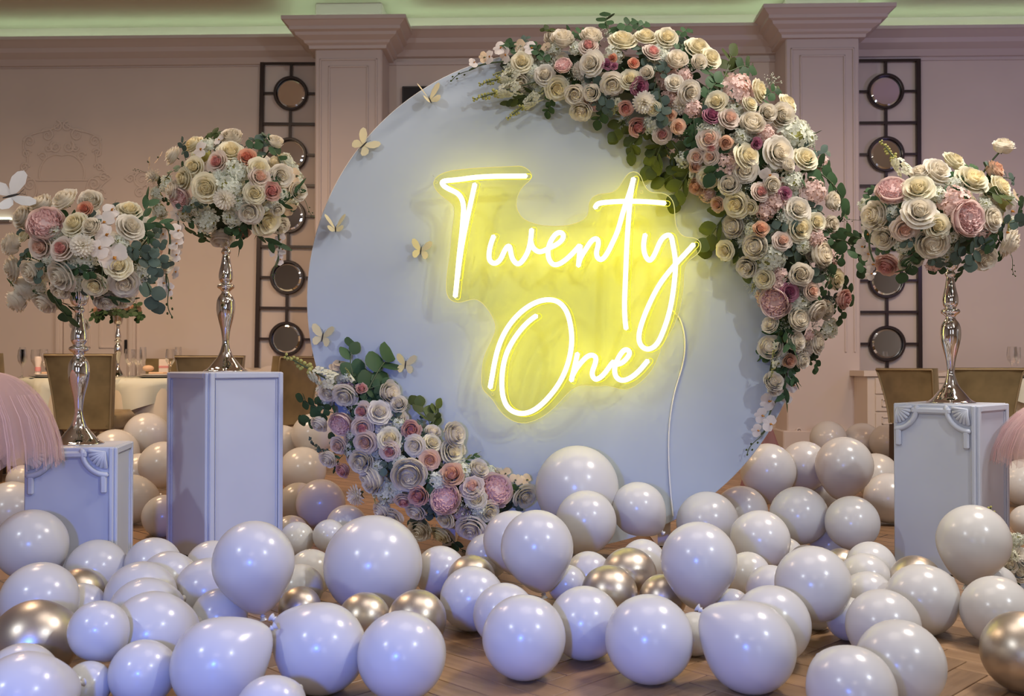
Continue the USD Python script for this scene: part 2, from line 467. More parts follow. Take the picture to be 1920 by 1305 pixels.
# pilasters
def pilaster(name, label, l, r, cl, cr, top):
    t = Thing(name, label, None, kind='structure')
    vf = -.45
    ul, ur = WP(l, 300, vf)[0], WP(r, 300, vf)[0]
    um = (ul + ur) / 2
    t.part('shaft', xf(box(ul, ur, vf, .3, 0, zc, .012), MW), 'trim_paint')
    vq = vf - .012
    z0, z1 = .95, zpx(um, top + 75, vf)
    for i, ins in enumerate((.045, .13)):
        a, b = ul + ins, ur - ins
        zz = z1 - ins * .8
        for x0, x1, y0, y1 in ((a, a + .018, z0, zz), (b - .018, b, z0, zz), (a, b, zz - .018, zz)):
            t.part('panel_moulding', xf(box(x0, x1, vq, vf, y0, y1, .004), MW), 'trim_paint')
    # carved plinth block and scroll at its foot
    t.part('plinth', xf(box(ul - .05, ur + .05, vf - .05, .25, 0, .22, .01), MW), 'trim_paint')
    zt = zpx(um, top, vf - .26)
    tab = [(.26, 0), (.26, 7), (.245, 9), (.20, 20), (.20, 26), (.16, 31), (.15, 37), (.09, 47), (.08, 52), (.05, 57), (.045, 63), (0.0, 66)]
    prof = [(o, zpx(um, top + d, vf - o)) for o, d in tab]
    prof = [(0.0, zt - .02), (.2, zt - .02), (.21, zt)] + prof
    t.part('capital', xf(sweep_profile([(ul, .3), (ul, vf), (ur, vf), (ur, .3)], [(o, z) for o, z in prof]), MW), 'trim_paint', smooth=20)
    for a, b in (((ul - .17, .0), (ul - .17, vf - .17)), ((ul - .17, vf - .17), (ur + .17, vf - .17)), ((ur + .17, vf - .17), (ur + .17, 0))):
        x0, x1 = sorted((a[0], b[0])); y0, y1 = sorted((a[1], b[1]))
        t.part('led_strip', xf(box(x0 - .015, x1 + .015, y0 - .015, y1 + .015, zt - .018, zt - .004), MW), 'cove_led')
    return t, ul, ur, vf


# sweep runs with its outward side to the right of travel: go round the pilaster from its left side
p1, ul1, ur1, vf1 = pilaster('trim_2', 'square pilaster with flared capital left of the round backdrop', 590, 716, 530, 768, 34)
p2, ul2, ur2, vf2 = pilaster('trim_3', 'square pilaster with flared capital right of the round backdrop', 1474, 1612, 1425, 1683, 22)


def scroll(c, r0, turns, thick, start=0.0, hand=1, n=40):
    a = np.linspace(0, turns * 2 * np.pi, n)
    r = r0 * (1 - .86 * a / a[-1])
    return tube(np.c_[c[0] + r * np.cos(start + hand * a), np.zeros(n), c[1] + r * np.sin(start + hand * a)], np.linspace(thick, thick * .6, n), 6)


# carved ornament at the foot of the right pilaster
uq, zq = WP(1493, 822, vf2)
orn = Thing('carved_ornament', 'carved cream scroll ornament low on the right pilaster', 'ornament', loc=WO + UD * uq + VD * vf2 + np.array([0, 0, zq - .12]))
for c, r, tn, th, st, h in (((.02, .10), .055, 1.6, .014, 0, 1), ((.10, .05), .06, 1.7, .014, 2.5, -1), ((-.02, -.02), .05, 1.4, .012, 1, 1), ((.10, -.06), .05, 1.5, .012, 4, -1), ((.02, .19), .03, 1.2, .012, 0, 1)):
    m = scroll(c, r, tn, th, st, h); m.vertices[:, 1] -= .01
    orn.part('scroll', xf(m, np.block([[MW[:3, :3], np.zeros((3, 1))], [0, 0, 0, 1]])), 'trim_paint', smooth=True)

# stucco relief on the left bay: crest of scrolls
uc, z_c = WP(117, 300, VL)
sc = (WP(217, 300, VL)[0] - uc) / 100.0                              # metres per photo pixel there
rel = Thing('stucco_relief', 'faint white stucco crest of scrolls on the left bay of the wall', 'wall ornament', loc=WO + UD * uc + VD * (VL - .003) + np.array([0, 0, z_c]))
RW = np.eye(4); RW[:3, :3] = MW[:3, :3]
def rel_add(m, nm='scroll'):
    m.vertices[:, 1] = m.vertices[:, 1] * .30 - .008
    rel.part(nm, xf(m, RW), 'wall_paint', smooth=True)
for s in (-1, 1):
    for (x, y, r, tn, st, h) in ((10, 62, 10, 1.3, 1.6, 1), (28, 46, 13, 1.5, .5, 1), (62, 34, 11, 1.4, .2, 1), (66, 12, 9, 1.3, 2.8, -1), (12, 24, 11, 1.6, 1.0, -1), (26, 22, 8, 1.4, 2.0, 1), (36, 6, 9, 1.3, .4, 1), (70, -14, 9, 1.4, 3.0, -1),
                                 (78, -32, 8, 1.4, .5, 1), (60, -46, 11, 1.5, 2.0, -1), (72, -62, 9, 1.3, 0, 1), (40, -66, 8, 1.3, 3.0, 1)):
        m = scroll((s * x * sc, y * sc), r * sc, tn, 2.1 * sc, st if s > 0 else math.pi - st, h * s, 28)
        rel_add(m)
    for pts in ([(0, 72), (18, 58), (40, 52), (66, 42), (72, 20)], [(72, 20), (66, -6), (80, -22), (92, -34)], [(86, -36), (52, -38), (48, -62), (62, -72)], [(0, 8), (30, 2), (42, -20), (40, -36)], [(92, -34), (70, -60), (84, -72)]):
        q = spline([(s * a, b) for a, b in pts], 18)
        rel_add(tube(np.c_[q[:, 0] * sc, np.zeros(18), q[:, 1] * sc], 1.6 * sc, 6), 'stem')
rel_add(tube(np.c_[np.linspace(-48, 48, 8) * sc, np.zeros(8), np.full(8, -38 * sc)], 1.6 * sc, 6), 'stem')
for (x, y, r, tn, st, h) in ((150, -38, 16, 1.6, 2, 1), (168, -46, 12, 1.5, 0, -1), (146, -62, 10, 1.3, 1, 1), (170, -70, 9, 1.4, 3, 1), (128, -36, 9, 1.3, 0, 1)):
    rel_add(scroll((x * sc, y * sc), r * sc, tn, 2.0 * sc, st, h, 28))
q = spline([(118, -36), (140, -24), (166, -26), (182, -44), (178, -70)], 20)
rel_add(tube(np.c_[q[:, 0] * sc, np.zeros(20), q[:, 1] * sc], 1.8 * sc, 6), 'stem')

# door in the left bay, switches beside it, light over it
dv = VL - .02
ud0, ud1 = WP(120, 600, dv)[0], WP(240, 600, dv)[0]
zd = WP(150, 440, dv)[1]
door = Thing('door_1', 'cream panelled door in the left bay of the wall', None, kind='structure')
door.part('door_leaf', xf(box(ud0, ud1, dv - .01, dv + .015, 0.01, zd, .004), MW), 'wall_paint')
for a in (ud0 + .10, (ud0 + ud1) / 2 + .04):
    for z0, z1 in ((.2, .85), (1.0, zd - .15)):
        b = a + (ud1 - ud0) / 2 - .15
        for x0, x1, y0, y1 in ((a, a + .02, z0, z1), (b - .02, b, z0, z1), (a, b, z0, z0 + .02), (a, b, z1 - .02, z1)):
            door.part('panel_moulding', xf(box(x0, x1, dv - .022, dv - .008, y0, y1, .003), MW), 'wall_paint')
for x0, x1 in ((ud0 - .085, ud0 - .005), (ud1 + .005, ud1 + .085)):
    door.part('casing', xf(box(x0, x1, dv - .035, dv + .018, 0, zd + .08, .008), MW), 'wall_paint')
    door.part('casing', xf(box(x0 + .02, x1 - .02, dv - .05, dv - .034, 0, zd + .06, .006), MW), 'wall_paint')
door.part('casing', xf(box(ud0 - .085, ud1 + .085, dv - .036, dv + .018, zd + .005, zd + .085, .008), MW), 'wall_paint')
uh, zh = WP(238, 650, dv)
door.part('door_handle', xf(box(uh - .012, uh + .012, dv - .045, dv - .008, zh - .07, zh + .07, .005), MW), 'black_gloss')
us, zs = WP(92, 684, VL)
sw = Thing('wall_switch', 'pair of round black switches one above the other on the left wall', 'switch', loc=WO + UD * us + VD * VL + np.array([0, 0, zs]))
for dz in (.035, -.035):
    m = lathe([(0, 0), (.032, 0), (.032, -.012), (.024, -.018), (0, -.018)][::-1], 20); m.apply_transform(trimesh.transformations.rotation_matrix(-np.pi / 2, [1, 0, 0])); m.vertices[:, 1] *= -1; m.vertices[:, 1] *= -1
    m.vertices[:, 1] = -np.abs(m.vertices[:, 1]); m.vertices[:, 2] += dz
    sw.part('switch_button', xf(m, RW), 'stand_black', smooth=30)
ub0, zb = WP(-60, 413, VL); ub1 = WP(24, 413, VL)[0]
lb = Thing('wall_light', 'glowing horizontal light bar on the wall at the left picture edge', 'wall light', loc=WO + UD * ub1 + VD * VL + np.array([0, 0, zb]))
lb.part('housing', xf(box(ub0 - ub1, 0, -.06, 0, -.03, .0, .004), RW), 'steel')
lb.part('diffuser', xf(box(ub0 - ub1 + .01, -.005, -.055, -.005, .001, .022, .004), RW), 'lamp_white')

# wall screen behind the backdrop
us0, zs1 = WP(754, 162, VC - .05); us1, zs0 = WP(880, 230, VC - .05)
tv = Thing('wall_screen', 'black flat screen on the wall, mostly hidden behind the round backdrop', 'screen', loc=WO + UD * (us0 + us1) / 2 + VD * (VC - .03) + np.array([0, 0, zs0]))
w2 = (us1 - us0) / 2
tv.part('casing', xf(box(-w2, w2, -.03, .03, 0, zs1 - zs0, .006), RW), 'stand_black')
tv.part('display', xf(box(-w2 + .015, w2 - .015, -.034, -.029, .015, zs1 - zs0 - .015), RW), 'black_gloss')


# ------------------------------------------------------------------ mirror lattices
def lattice(label, px_c, px_edge, ys, py_top, v, R_out, lean, edge_side):
    y_mid = ys[2]
    u0, z0 = WP(px_c, y_mid, v)
    s = WP(px_c + 1, y_mid, v)[0] - WP(px_c, y_mid, v)[0]           # metres per photo pixel
    half = abs(px_edge - px_c) * s
    n = 6
    step = (ys[-1] - ys[0]) / (len(ys) - 1) * s
    z_c0 = (y_mid - ys[0]) * s                                       # first circle above the middle one
    top, bot = z_c0 + (ys[0] - py_top) * s, z_c0 - (n - 1) * step - step * .5
    t = Thing('mirror_lattice', label, 'wall mirror', loc=WO + UD * u0 + VD * v + np.array([0, 0, z0]))
    L = RW @ trimesh.transformations.rotation_matrix(lean, [0, 1, 0])
    bw, th = .024, .022
    t.part('frame', xf(box(-half, -half + .042, -th, th, bot, top, .003), L), 'dark_wood')
    t.part('frame', xf(box(half - .042, half, -th, th, bot, top, .003), L), 'dark_wood')
    t.part('frame', xf(box(-half, half, -th * .95, th * .95, top - .025, top, .003), L), 'dark_wood')
    t.part('frame', xf(box(-half, half, -th * .95, th * .95, bot, bot + .025, .003), L), 'dark_wood')
    ro, ri = R_out * s, (R_out - 5) * s
    for k in range(n):
        zk = z_c0 - k * step
        a = np.linspace(0, 2 * np.pi, 41)[:-1]
        rm = (ro + ri) / 2
        ring = T(*(lambda pr: (np.stack([pr[None, :, 0] * np.cos(a)[:, None], np.broadcast_to(pr[None, :, 1], (40, len(pr))), zk + pr[None, :, 0] * np.sin(a)[:, None]], -1).reshape(-1, 3), quads(40, len(pr), True)))(np.array([(ri, -.01), (ri + .004, -.026), (ro - .004, -.026), (ro, -.02), (ro, .02)])))
        t.part('ring', xf(ring, L), 'dark_wood', smooth=30)
        d = lathe([(0, 0), (ri * .86, 0), (ri + .004, -.007), (ri + .004, -.012), (0, -.012)], 40)
        d.apply_transform(trimesh.transformations.rotation_matrix(np.pi / 2, [1, 0, 0])); d.apply_translation([0, -.008, zk])
        t.part('mirror', xf(d, L), 'mirror_glass', smooth=4)
        for sx in (-1, 1):
            x0, x1 = sorted((sx * (ro - .003), sx * (half - .04)))
            t.part('bar', xf(box(x0, x1, -.012, .012, zk - .011, zk + .011), L), 'dark_wood')
        z_up = (z_c0 - (k - 1) * step - ro) if k else top - .02
        t.part('bar', xf(box(-.013, .013, -.012, .012, zk + ro - .004, z_up + .004), L), 'dark_wood')
        if k < n - 1:
            t.part('bar', xf(box(-half + .04, half - .04, -.0125, .0125, zk - step / 2 - .013, zk - step / 2 + .013), L), 'dark_wood')
    return t


lattice('dark wooden lattice with round mirrors, left of the round backdrop', 541, 483, [176, 290.5, 405, 519.5, 634], 118, VL - .04, 32, math.radians(.9), -1)
lattice('dark wooden lattice with round mirrors, right of the round backdrop', 1662, 1727, [168, 287.5, 407, 527, 647], 107, VR - .04, 34, 0, 1)

# ================================================================== FURNITURE AT THE BACK
def chair(label, px_c, Y, facing, px_w, py_top, group=None):
    """upholstered chair; facing = direction its seat looks to (deg, 0 = +x), seen back width px_w"""
    base = P(px_c, 700, Y); base[2] = 0
    t = Thing('dining_chair', label, 'chair', loc=base, rotz=math.radians(facing - 90), group=group)
    h = P(px_c, py_top, Y)[2]
    # local: chair looks along +y, its back is at -y
    w = px_w * S(Y)
    n, zs = 15, np.linspace(.38, h, n := 15)
    k = (zs - .38) / (h - .38)
    half = w / 2 * (.80 + .20 * k ** 1.4)
    yb = -.22 - .10 * k ** 1.5
    v = []
    prof = [(-1, .03), (-.985, -.012), (-.5, -.03), (0, -.035), (.5, -.03), (.985, -.012), (1, .03), (.97, .055), (.5, .05), (0, .045), (-.5, .05), (-.97, .055)]
    for i in range(n):
        e = 1.0
        for a, b in prof: v.append((a * half[i] * e, yb[i] + b, zs[i]))
    m = len(prof)
    f = [(i * m + j, i * m + (j + 1) % m, (i + 1) * m + (j + 1) % m, (i + 1) * m + j) for i in range(n - 1) for j in range(m)]
    tri = [(a, b, c) for a, b, c, d in f] + [(a, c, d) for a, b, c, d in f]
    for j in range(1, m - 1):
        tri += [(0, j + 1, j), ((n - 1) * m, (n - 1) * m + j, (n - 1) * m + j + 1)]
    t.part('backrest', T(v, tri), 'velvet', smooth=40)
    hl = [(-half[i] * .96, yb[i] - .018, zs[i]) for i in range(n)]
    hr = [(half[i] * .96, yb[i] - .018, zs[i]) for i in range(n - 1, -1, -1)]
    topc = [(x, yb[-1] - .018 - .016 * (1 - abs(x) / half[-1]), zs[-1] - .012) for x in np.linspace(-half[-1] * .96, half[-1] * .96, 9)]
    t.part('piping', tube(hl[:-1] + topc + hr[1:], .007, 6), 'velvet_piping', smooth=True)
    t.part('seat', box(-w * .42, w * .42, -.24, .26, .36, .50, .035), 'velvet', smooth=50)
    for sx in (-1, 1):
        for sy, yy in ((1, .22), (-1, -.2)):
            x = sx * w * .36
            t.part('leg', hull([(x + a, yy + b - (.05 if sy < 0 else 0) * 0, .37) for a in (-.024, .024) for b in (-.024, .024)] + [(x + a, yy + b + sy * .03, 0) for a in (-.014, .014) for b in (-.014, .014)]), 'chair_leg')
    return t


chair('brown velvet dining chair seen from behind, centre of the left table', 180, 7.45, 92, 126, 664)
chair('brown velvet dining chair at the left picture edge, beside the tulle skirt', 2, 7.5, 80, 112, 663)
chair('brown velvet dining chair showing its top edge behind the tall pedestal', 406, 7.45, 98, 124, 667)
chair('brown velvet dining chair seen from its side, right of the tall pedestal', 506, 7.9, 150, 124, 668)
chair('brown velvet dining chair on the far side of the left table', 300, 9.84, -90, 95, 672)
chair('brown velvet dining chair turned sideways in front of the right dresser', 1742, 7.95, 35, 120, 690)
chair('brown velvet dining chair seen from behind at the right table', 1828, 7.3, 80, 124, 689)


def table(name, label, cloth_label, px_c, Y, R, H_, overlay):
    c = P(px_c, 700, Y); c[2] = 0
    t = Thing(name, label, 'table', loc=c)
    t.part('tabletop', lathe([(0, H_ - .04), (R, H_ - .04), (R + .004, H_ - .03), (R, H_ - .012), (0, H_ - .012)], 48), 'chair_leg', smooth=30)
    t.part('pedestal_leg', lathe([(0, 0), (.32, 0), (.32, .03), (.07, .08), (.05, .4), (.08, H_ - .04), (0, H_ - .04)], 24), 'chair_leg', smooth=30)
    n = 180
    a = np.arange(n) * 2 * np.pi / n
    rows = []
    for k, (rr, z, amp) in enumerate([(0, H_ - .01, 0), (R * .97, H_ - .01, 0), (R + .008, H_ - .016, 0), (R + .02, H_ - .06, .006), (R + .03, H_ - .25, .022), (R + .045, H_ - .48, .035), (R + .05, .03, .045)]):
        r = rr + amp * (np.sin(22 * a + .6 * k * .2) + .5 * np.sin(37 * a + 1.3))
        rows.append(np.c_[r * np.cos(a), r * np.sin(a), np.full(n, z)])
    v = np.stack(rows, 1).reshape(-1, 3)
    cl = Thing('tablecloth', cloth_label, 'tablecloth', loc=c)
    cl.part('cloth', T(v, quads(n, len(rows), True)), 'cloth', smooth=50)
    # pale square overlay: four hanging corners
    n2 = 49
    g = np.linspace(-1, 1, n2) * R * 1.22
    X, Yy = np.meshgrid(g, g, indexing='ij')
    ca, sa = math.cos(overlay), math.sin(overlay)
    X, Yy = X * ca - Yy * sa, X * sa + Yy * ca
    rr = np.hypot(X, Yy); an = np.arctan2(Yy, X)
    over = np.clip(rr - (R + .012), 0, None)
    rad = np.where(over > 0, R + .034 + .035 * np.sqrt(np.clip(over, 0, None)) + np.clip(over * .25, 0, .05) * np.sin(14 * an), rr)
    z = np.where(over > 0, H_ - .006 - over * .97, H_ - .004)
    v = np.stack([rad * np.cos(an), rad * np.sin(an), z], -1).reshape(-1, 3)
    cl.part('overlay', T(v, quads(n2, n2)), 'overlay_cloth', smooth=50)
    return c


TH = .735
tc = table('round_table', 'round dining table under cream cloth at the left', 'cream tablecloth with a pale square overlay on the left table', 262, 8.7, .90, TH, .62)
tr = table('round_table', 'round dining table at the right picture edge', 'cream tablecloth with a pale overlay at the right picture edge', 2020, 8.4, .75, TH, .3)

gl = [(.0, 0), (.033, 0), (.033, .003), (.006, .008), (.0045, .07), (.010, .085), (.030, .115), (.034, .15), (.028, .20), (.0265, .20), (.032, .15), (.028, .117), (.004, .088), (0, .088)]
glass_c = klass('wine_glass', [('glass', lathe(gl, 18), 'wine_glass', True)])
fl_g = [(.0, 0), (.03, 0), (.03, .003), (.005, .008), (.004, .08), (.016, .10), (.024, .15), (.022, .215), (.0205, .215), (.022, .15), (.014, .102), (0, .095)]
flute_c = klass('champagne_flute', [('glass', lathe(fl_g, 18), 'wine_glass', True)])


def on_table(px, Y, c, R, rmax=.98):
    p = P(px, 700, Y); d = p[:2] - c[:2]; q = np.linalg.norm(d)
    if q > R * rmax: d *= R * rmax / q
    return np.array([c[0] + d[0], c[1] + d[1], TH - .002])


def at(p, s=1.0):
    m = np.eye(4); m[:3, :3] *= s; m[:3, 3] = p; return m


for px, Y, lab in ((24, 8.35, 'wine glass leftmost on the left table'), (42, 8.3, 'tall champagne flute near the left edge of the left table'), (66, 8.5, 'wine glass left of the pink napkin roll on the left table'), (82, 8.3, 'wine glass nearest the wall switches on the left table'),
                   (243, 8.15, 'wine glass just right of the chair seen from behind'), (258, 8.4, 'second wine glass right of the chair seen from behind'), (268, 8.3, 'champagne flute left of the bread napkin'), (319, 8.2, 'wine glass right of the place card'), (334, 8.25, 'champagne flute beside the tall pedestal top')):
    copy_thing(flute_c if 'flute' in lab else glass_c, 'champagne_flute' if 'flute' in lab else 'wine_glass', lab, 'glass', at(on_table(px, Y, tc, .93), 1.15))
copy_thing(glass_c, 'wine_glass', 'wine glass at the edge of the right table', 'glass', at(on_table(1898, 8.2, tr, .75), 1.25))
copy_thing(flute_c, 'champagne_flute', 'champagne flute behind the wine glass on the right table', 'glass', at(on_table(1908, 8.35, tr, .75), 1.15))


def plate(px, Y, c, R, lab):
    p = on_table(px, Y, c, R, .80)
    t = Thing('dinner_plate', lab, 'plate', loc=p)
    t.part('charger', lathe([(0, 0), (.12, 0), (.165, .012), (.165, .016), (.12, .006), (0, .006)], 32), 'plate_rim', smooth=30)
    t.part('plate', lathe([(0, .008), (.09, .008), (.135, .024), (.135, .029), (.09, .014), (0, .014)], 32), 'porcelain', smooth=30)
    t.part('folded_napkin', box(-.06, .06, -.05, .05, .030, .045, .006), 'napkin')
    return p


plate(92, 8.15, tc, .93, 'white plate on a dark charger with folded napkin, left of the chair seen from behind')
plate(296, 8.1, tc, .93, 'white plate on a dark charger at the place card, right of the chair')
plate(1915, 8.0, tr, .75, 'white plate on a dark charger on the right table')
p = on_table(307, 8.35, tc, .93)
cd = Thing('place_card', 'white menu card tied with a pink ribbon on the left table', 'card', loc=p)
cd.part('card', box(-.038, .038, -.01, .01, 0, .15, .002), 'card'); cd.part('ribbon_band', box(-.0385, .0385, -.0115, .0115, .075, .095, .002), 'ribbon')
p = on_table(278, 8.12, tc, .93, .9)
single('bread_roll', sphere(p + [0, 0, .075], (.045, .03, .025), 2), 'napkin', 'orange brown bread roll on the plate near the place card', 'bread', True)
p = on_table(71, 8.2, tc, .93)
nr = Thing('napkin_roll', 'upright cream napkin roll tied with pink ribbon on the left table', 'napkin', loc=p)
nr.part('napkin_cloth', lathe([(0, 0), (.022, 0), (.016, .06), (.03, .15), (.022, .17), (0, .15)], 14), 'card', smooth=40)
nr.part('ribbon_band', lathe([(.0225, .05), (.0235, .06), (.0225, .085), (.019, .085)], 14), 'ribbon', smooth=True)

# dressers
def dresser(label, px_l, px_r, py_top, Y, side, rows, cols, kick):
    s = S(Y)
    a, b = P(px_l, py_top, Y), P(px_r, py_top, Y)
    w, h = b[0] - a[0], a[2]
    t = Thing('dresser', label, 'dresser', loc=((a[0] + b[0]) / 2, Y, 0))
    W = w / 2
    t.part('carcass', box(-W + .02, W - .02, 0, .42, .08, h - .05, .004), 'cabinet_paint')
    t.part('plinth', box(-W + .03, W - .03, .02, .40, 0, .08), 'cabinet_paint')
    # serpentine top
    n = 24
    x = np.linspace(-W - .02, W + .02, n)
    z = h + .022 * np.cos(x / W * 2 * np.pi) * (np.abs(x) < W * .75)
    pts = np.concatenate([np.c_[x, np.full(n, -.03), z], np.c_[x, np.full(n, .44), z], np.c_[x, np.full(n, .44), np.full(n, h - .05)], np.c_[x, np.full(n, -.03), np.full(n, h - .05)]])
    f = []
    for k in range(4):
        for i in range(n - 1):
            q = (k * n + i, k * n + i + 1, ((k + 1) % 4) * n + i + 1, ((k + 1) % 4) * n + i); f += [q[:3], (q[0], q[2], q[3])]
    for i in (0, n - 1): f += [(i, n + i, 2 * n + i), (i, 2 * n + i, 3 * n + i)]
    t.part('worktop', T(pts, f), 'cabinet_paint')
    dh = (h - .16) / rows
    dw = (w - .16) / cols
    for r in range(rows):
        for c in range(cols):
            x0, z1 = -W + .08 + c * dw, h - .065 - r * dh
            d = t.part('drawer', box(x0 + .008, x0 + dw - .008, -.018, .004, z1 - dh + .012, z1, .004), 'cabinet_paint')
            q0, q1, q2, q3 = x0 + .06, x0 + dw - .06, z1 - dh + .05, z1 - .035
            for e in ((q0, q1, q3 - .012, q3), (q0, q1, q2, q2 + .012), (q0, q0 + .012, q2, q3), (q1 - .012, q1, q2, q3)):
                t.part('drawer_moulding', box(e[0], e[1], -.028, -.017, e[2], e[3], .003), 'cabinet_paint', parent=d)
            t.part('knob', sphere(((q0 + q1) / 2, -.035, (q2 + q3) / 2), .016, 2), 'pewter', True, parent=d)
    return t


dresser('cream dresser with knobbed drawers against the wall, right of the backdrop', 1622, 1800, 695, 9.1, .5, 4, 2, .1)
dresser('narrow cream cabinet half hidden right of the tall pedestal', 452, 558, 690, 9.74, .5, 3, 2, .1)

# plum cloth on the backdrop's rear prop
def prism(pts, y0, y1):
    p = np.array(pts, float)
    return hull(np.concatenate([np.c_[p[:, 0], np.full(len(p), y0), p[:, 1]], np.c_[p[:, 0], np.full(len(p), y1), p[:, 1]]]))


a, b, c_ = P(1444, 800, 6.1), P(1478, 850, 6.1), P(1418, 850, 6.1)
k = Thing('draped_prop', 'plum brown cloth draped over the prop behind the disc, right side', 'cloth', loc=(a[0], 6.1, 0))
n = 26
rows = []
for z, hw, am in ((a[2] + .02, .03, .004), (a[2] - .08, .06, .012), (.28, .10, .015), (.15, .13, .02), (.01, .17, .02)):
    an = np.arange(n) * 2 * np.pi / n
    r = hw + am * np.sin(6 * an)
    rows.append(np.c_[r * np.cos(an) + .0, .12 + .5 * r * np.sin(an), np.full(n, z)])
k.part('cloth', T(np.stack(rows, 1).reshape(-1, 3), quads(n, len(rows), True)), 'plum_cloth', smooth=60)
k.part('prop_rod', tube([(0, .12, 0), (0, .12, a[2] + .03)], .012, 8), 'stand_black', smooth=True)

# ================================================================== PEDESTALS
def pedestal(label, near_px, Y, w, phi, py_top, ornate_left, ornate_right):
    """square column: near vertical edge at near_px; left face runs along (-cos, sin) of phi, right face along (sin, cos)"""
    e = P(near_px, py_top, Y)
    h = e[2]
    d1, d2 = np.array([-math.cos(phi), math.sin(phi)]), np.array([math.sin(phi), math.cos(phi)])
    ctr = e[:2] + (d1 + d2) * w / 2
    # local frame: -d2 is the left face's outward normal, -d1 the right face's
    t = Thing('flower_pedestal', label, 'pedestal', loc=(ctr[0], ctr[1], 0))
    B = np.eye(4); B[:2, 0], B[:2, 1] = -d1, d2                     # local x along -d1 (to the near edge), local y away
    W = w / 2
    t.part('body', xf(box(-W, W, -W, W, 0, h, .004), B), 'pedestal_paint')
    ang = math.degrees(math.atan2(B[1, 0], B[0, 0]))
    RB = [B, B @ trimesh.transformations.rotation_matrix(np.pi / 2, [0, 0, 1])]
    for q, (Q, orn) in enumerate(zip(RB, (ornate_left, ornate_right))):
        y0 = -W - .010
        def bar(x0, x1, z0, z1, nm='moulding', d=.012, c=.004): t.part(nm, xf(box(x0, x1, -W - d, -W + .002, z0, z1, c), Q), 'pedestal_paint')
        if not orn:
            m_ = .026
            bar(-W + .002, -W + m_, 0, h - .002); bar(W - m_, W - .002, 0, h - .002); bar(-W + m_, W - m_, h - m_ - .002, h - .002)
            bar(-W + m_ + .004, -W + m_ + .010, 0, h - m_ - .008, d=.006, c=.002); bar(W - m_ - .010, W - m_ - .004, 0, h - m_ - .008, d=.006, c=.002)
        else:
            g = .075                                                # size of the corner block
            bar(-W + .004 + g, W - .02 - g, h - .040, h - .014, d=.016, c=.007)
            bar(W - .018, W - .002, 0, h - .002, d=.008)
            for sx in (-1, 1):
                xo = sx * (W - .012) - (.012 if sx > 0 else 0)
                # stepped drop under the corner and concave arc round it
                xa, xb = sorted((xo, xo - sx * .024))
                bar(xa, xb, h - .175, h - .105, d=.016, c=.006)
                a = np.linspace(0, np.pi / 2, 12)
                cx_, cz_ = xo + sx * .0, h - .010
                arc = np.c_[cx_ - sx * .090 * np.cos(a), np.full(12, -W - .006), cz_ - .095 * np.sin(a)]
                t.part('arc_moulding', xf(tube(arc, .011, 8), Q), 'pedestal_paint', smooth=True)
                for rr in np.linspace(.06, np.pi / 2 - .06, 7):     # shell of ribs
                    tip = np.array([cx_ - sx * .066 * math.cos(rr), -W - .004, cz_ - .068 * math.sin(rr)])
                    rt = np.array([cx_ - sx * .008, -W - .004, cz_ - .008])
                    t.part('shell_rib', xf(tube([rt, (rt * .5 + tip * .5) + [0, -.010, 0], tip], [.004, .007, .0085], 6), Q), 'pedestal_paint', smooth=True)
    return np.array([ctr[0], ctr[1], h])


top_r = pedestal('white pedestal with carved shell corners, right of the backdrop', 1830, 4.0, .335, .782, 760, True, False)
top_t = pedestal('tall white pedestal with plain framed faces, left of the backdrop', 391, 4.35, .366, .790, 698, False, False)
top_l = pedestal('low white pedestal with carved shell corners at the left', 214, 3.85, .319, -.174, 838, True, False)

# ------------------------------------------------------------------ chrome flower stands
STP = [(0, 0), (43, 0), (43.5, 2), (40, 4), (33, 9), (24, 20), (16, 30), (11.5, 40), (8.5, 50), (7, 57), (7.2, 65), (8.5, 76), (10.5, 88), (13.5, 100), (16.5, 112), (18.3, 123), (18.6, 134), (17, 145), (13, 153), (9.3, 158), (8.6, 161), (10, 164),
       (14, 167), (17, 170), (17.3, 173), (14.5, 176), (10.5, 178), (10.2, 180), (12.8, 184), (14.2, 190), (14, 198), (12, 208), (9.6, 219), (7.9, 230), (7.2, 237), (9.4, 240), (9.6, 243), (7.6, 246), (7.4, 249)]
STB = [(7.4, 249), (12.5, 252), (16, 262), (18, 275), (19.5, 290), (22.5, 305), (24, 310), (22.5, 311), (17.5, 290), (14, 262), (0, 256)]


def stand(label, top, scale):
    t = Thing('flower_stand', label, 'flower stand', loc=top)
    t.part('stem', lathe([(r * scale, z * scale) for r, z in spline(STP, 150).tolist()], 40), 'chrome', smooth=60)
    b = lathe([(r * scale, z * scale) for r, z in STB], 60)
    an = np.arctan2(b.vertices[:, 1], b.vertices[:, 0]); hgt = b.vertices[:, 2] / scale
    fl_ = 1 + .05 * np.cos(20 * an) * ((hgt > 253) & (hgt < 308))
    b.vertices[:, 0] *= fl_; b.vertices[:, 1] *= fl_
    t.part('bowl', b, 'chrome', smooth=40)
    return np.array(top) + [0, 0, 300 * scale]


top_r[:2] = P(1783, 755, top_r[1] - .02)[:2]
top_t[:2] = P(423, 690, top_t[1] - .0)[:2]
top_l[:2] = P(147, 830, top_l[1])[:2]
bw_r = stand('chrome baluster flower stand on the right carved pedestal', top_r, S(top_r[1]))
bw_t = stand('chrome baluster flower stand on the tall pedestal', top_t, S(top_t[1]) * .93)
bw_l = stand('chrome baluster flower stand on the low left pedestal', top_l, S(top_l[1]) * 1.04)

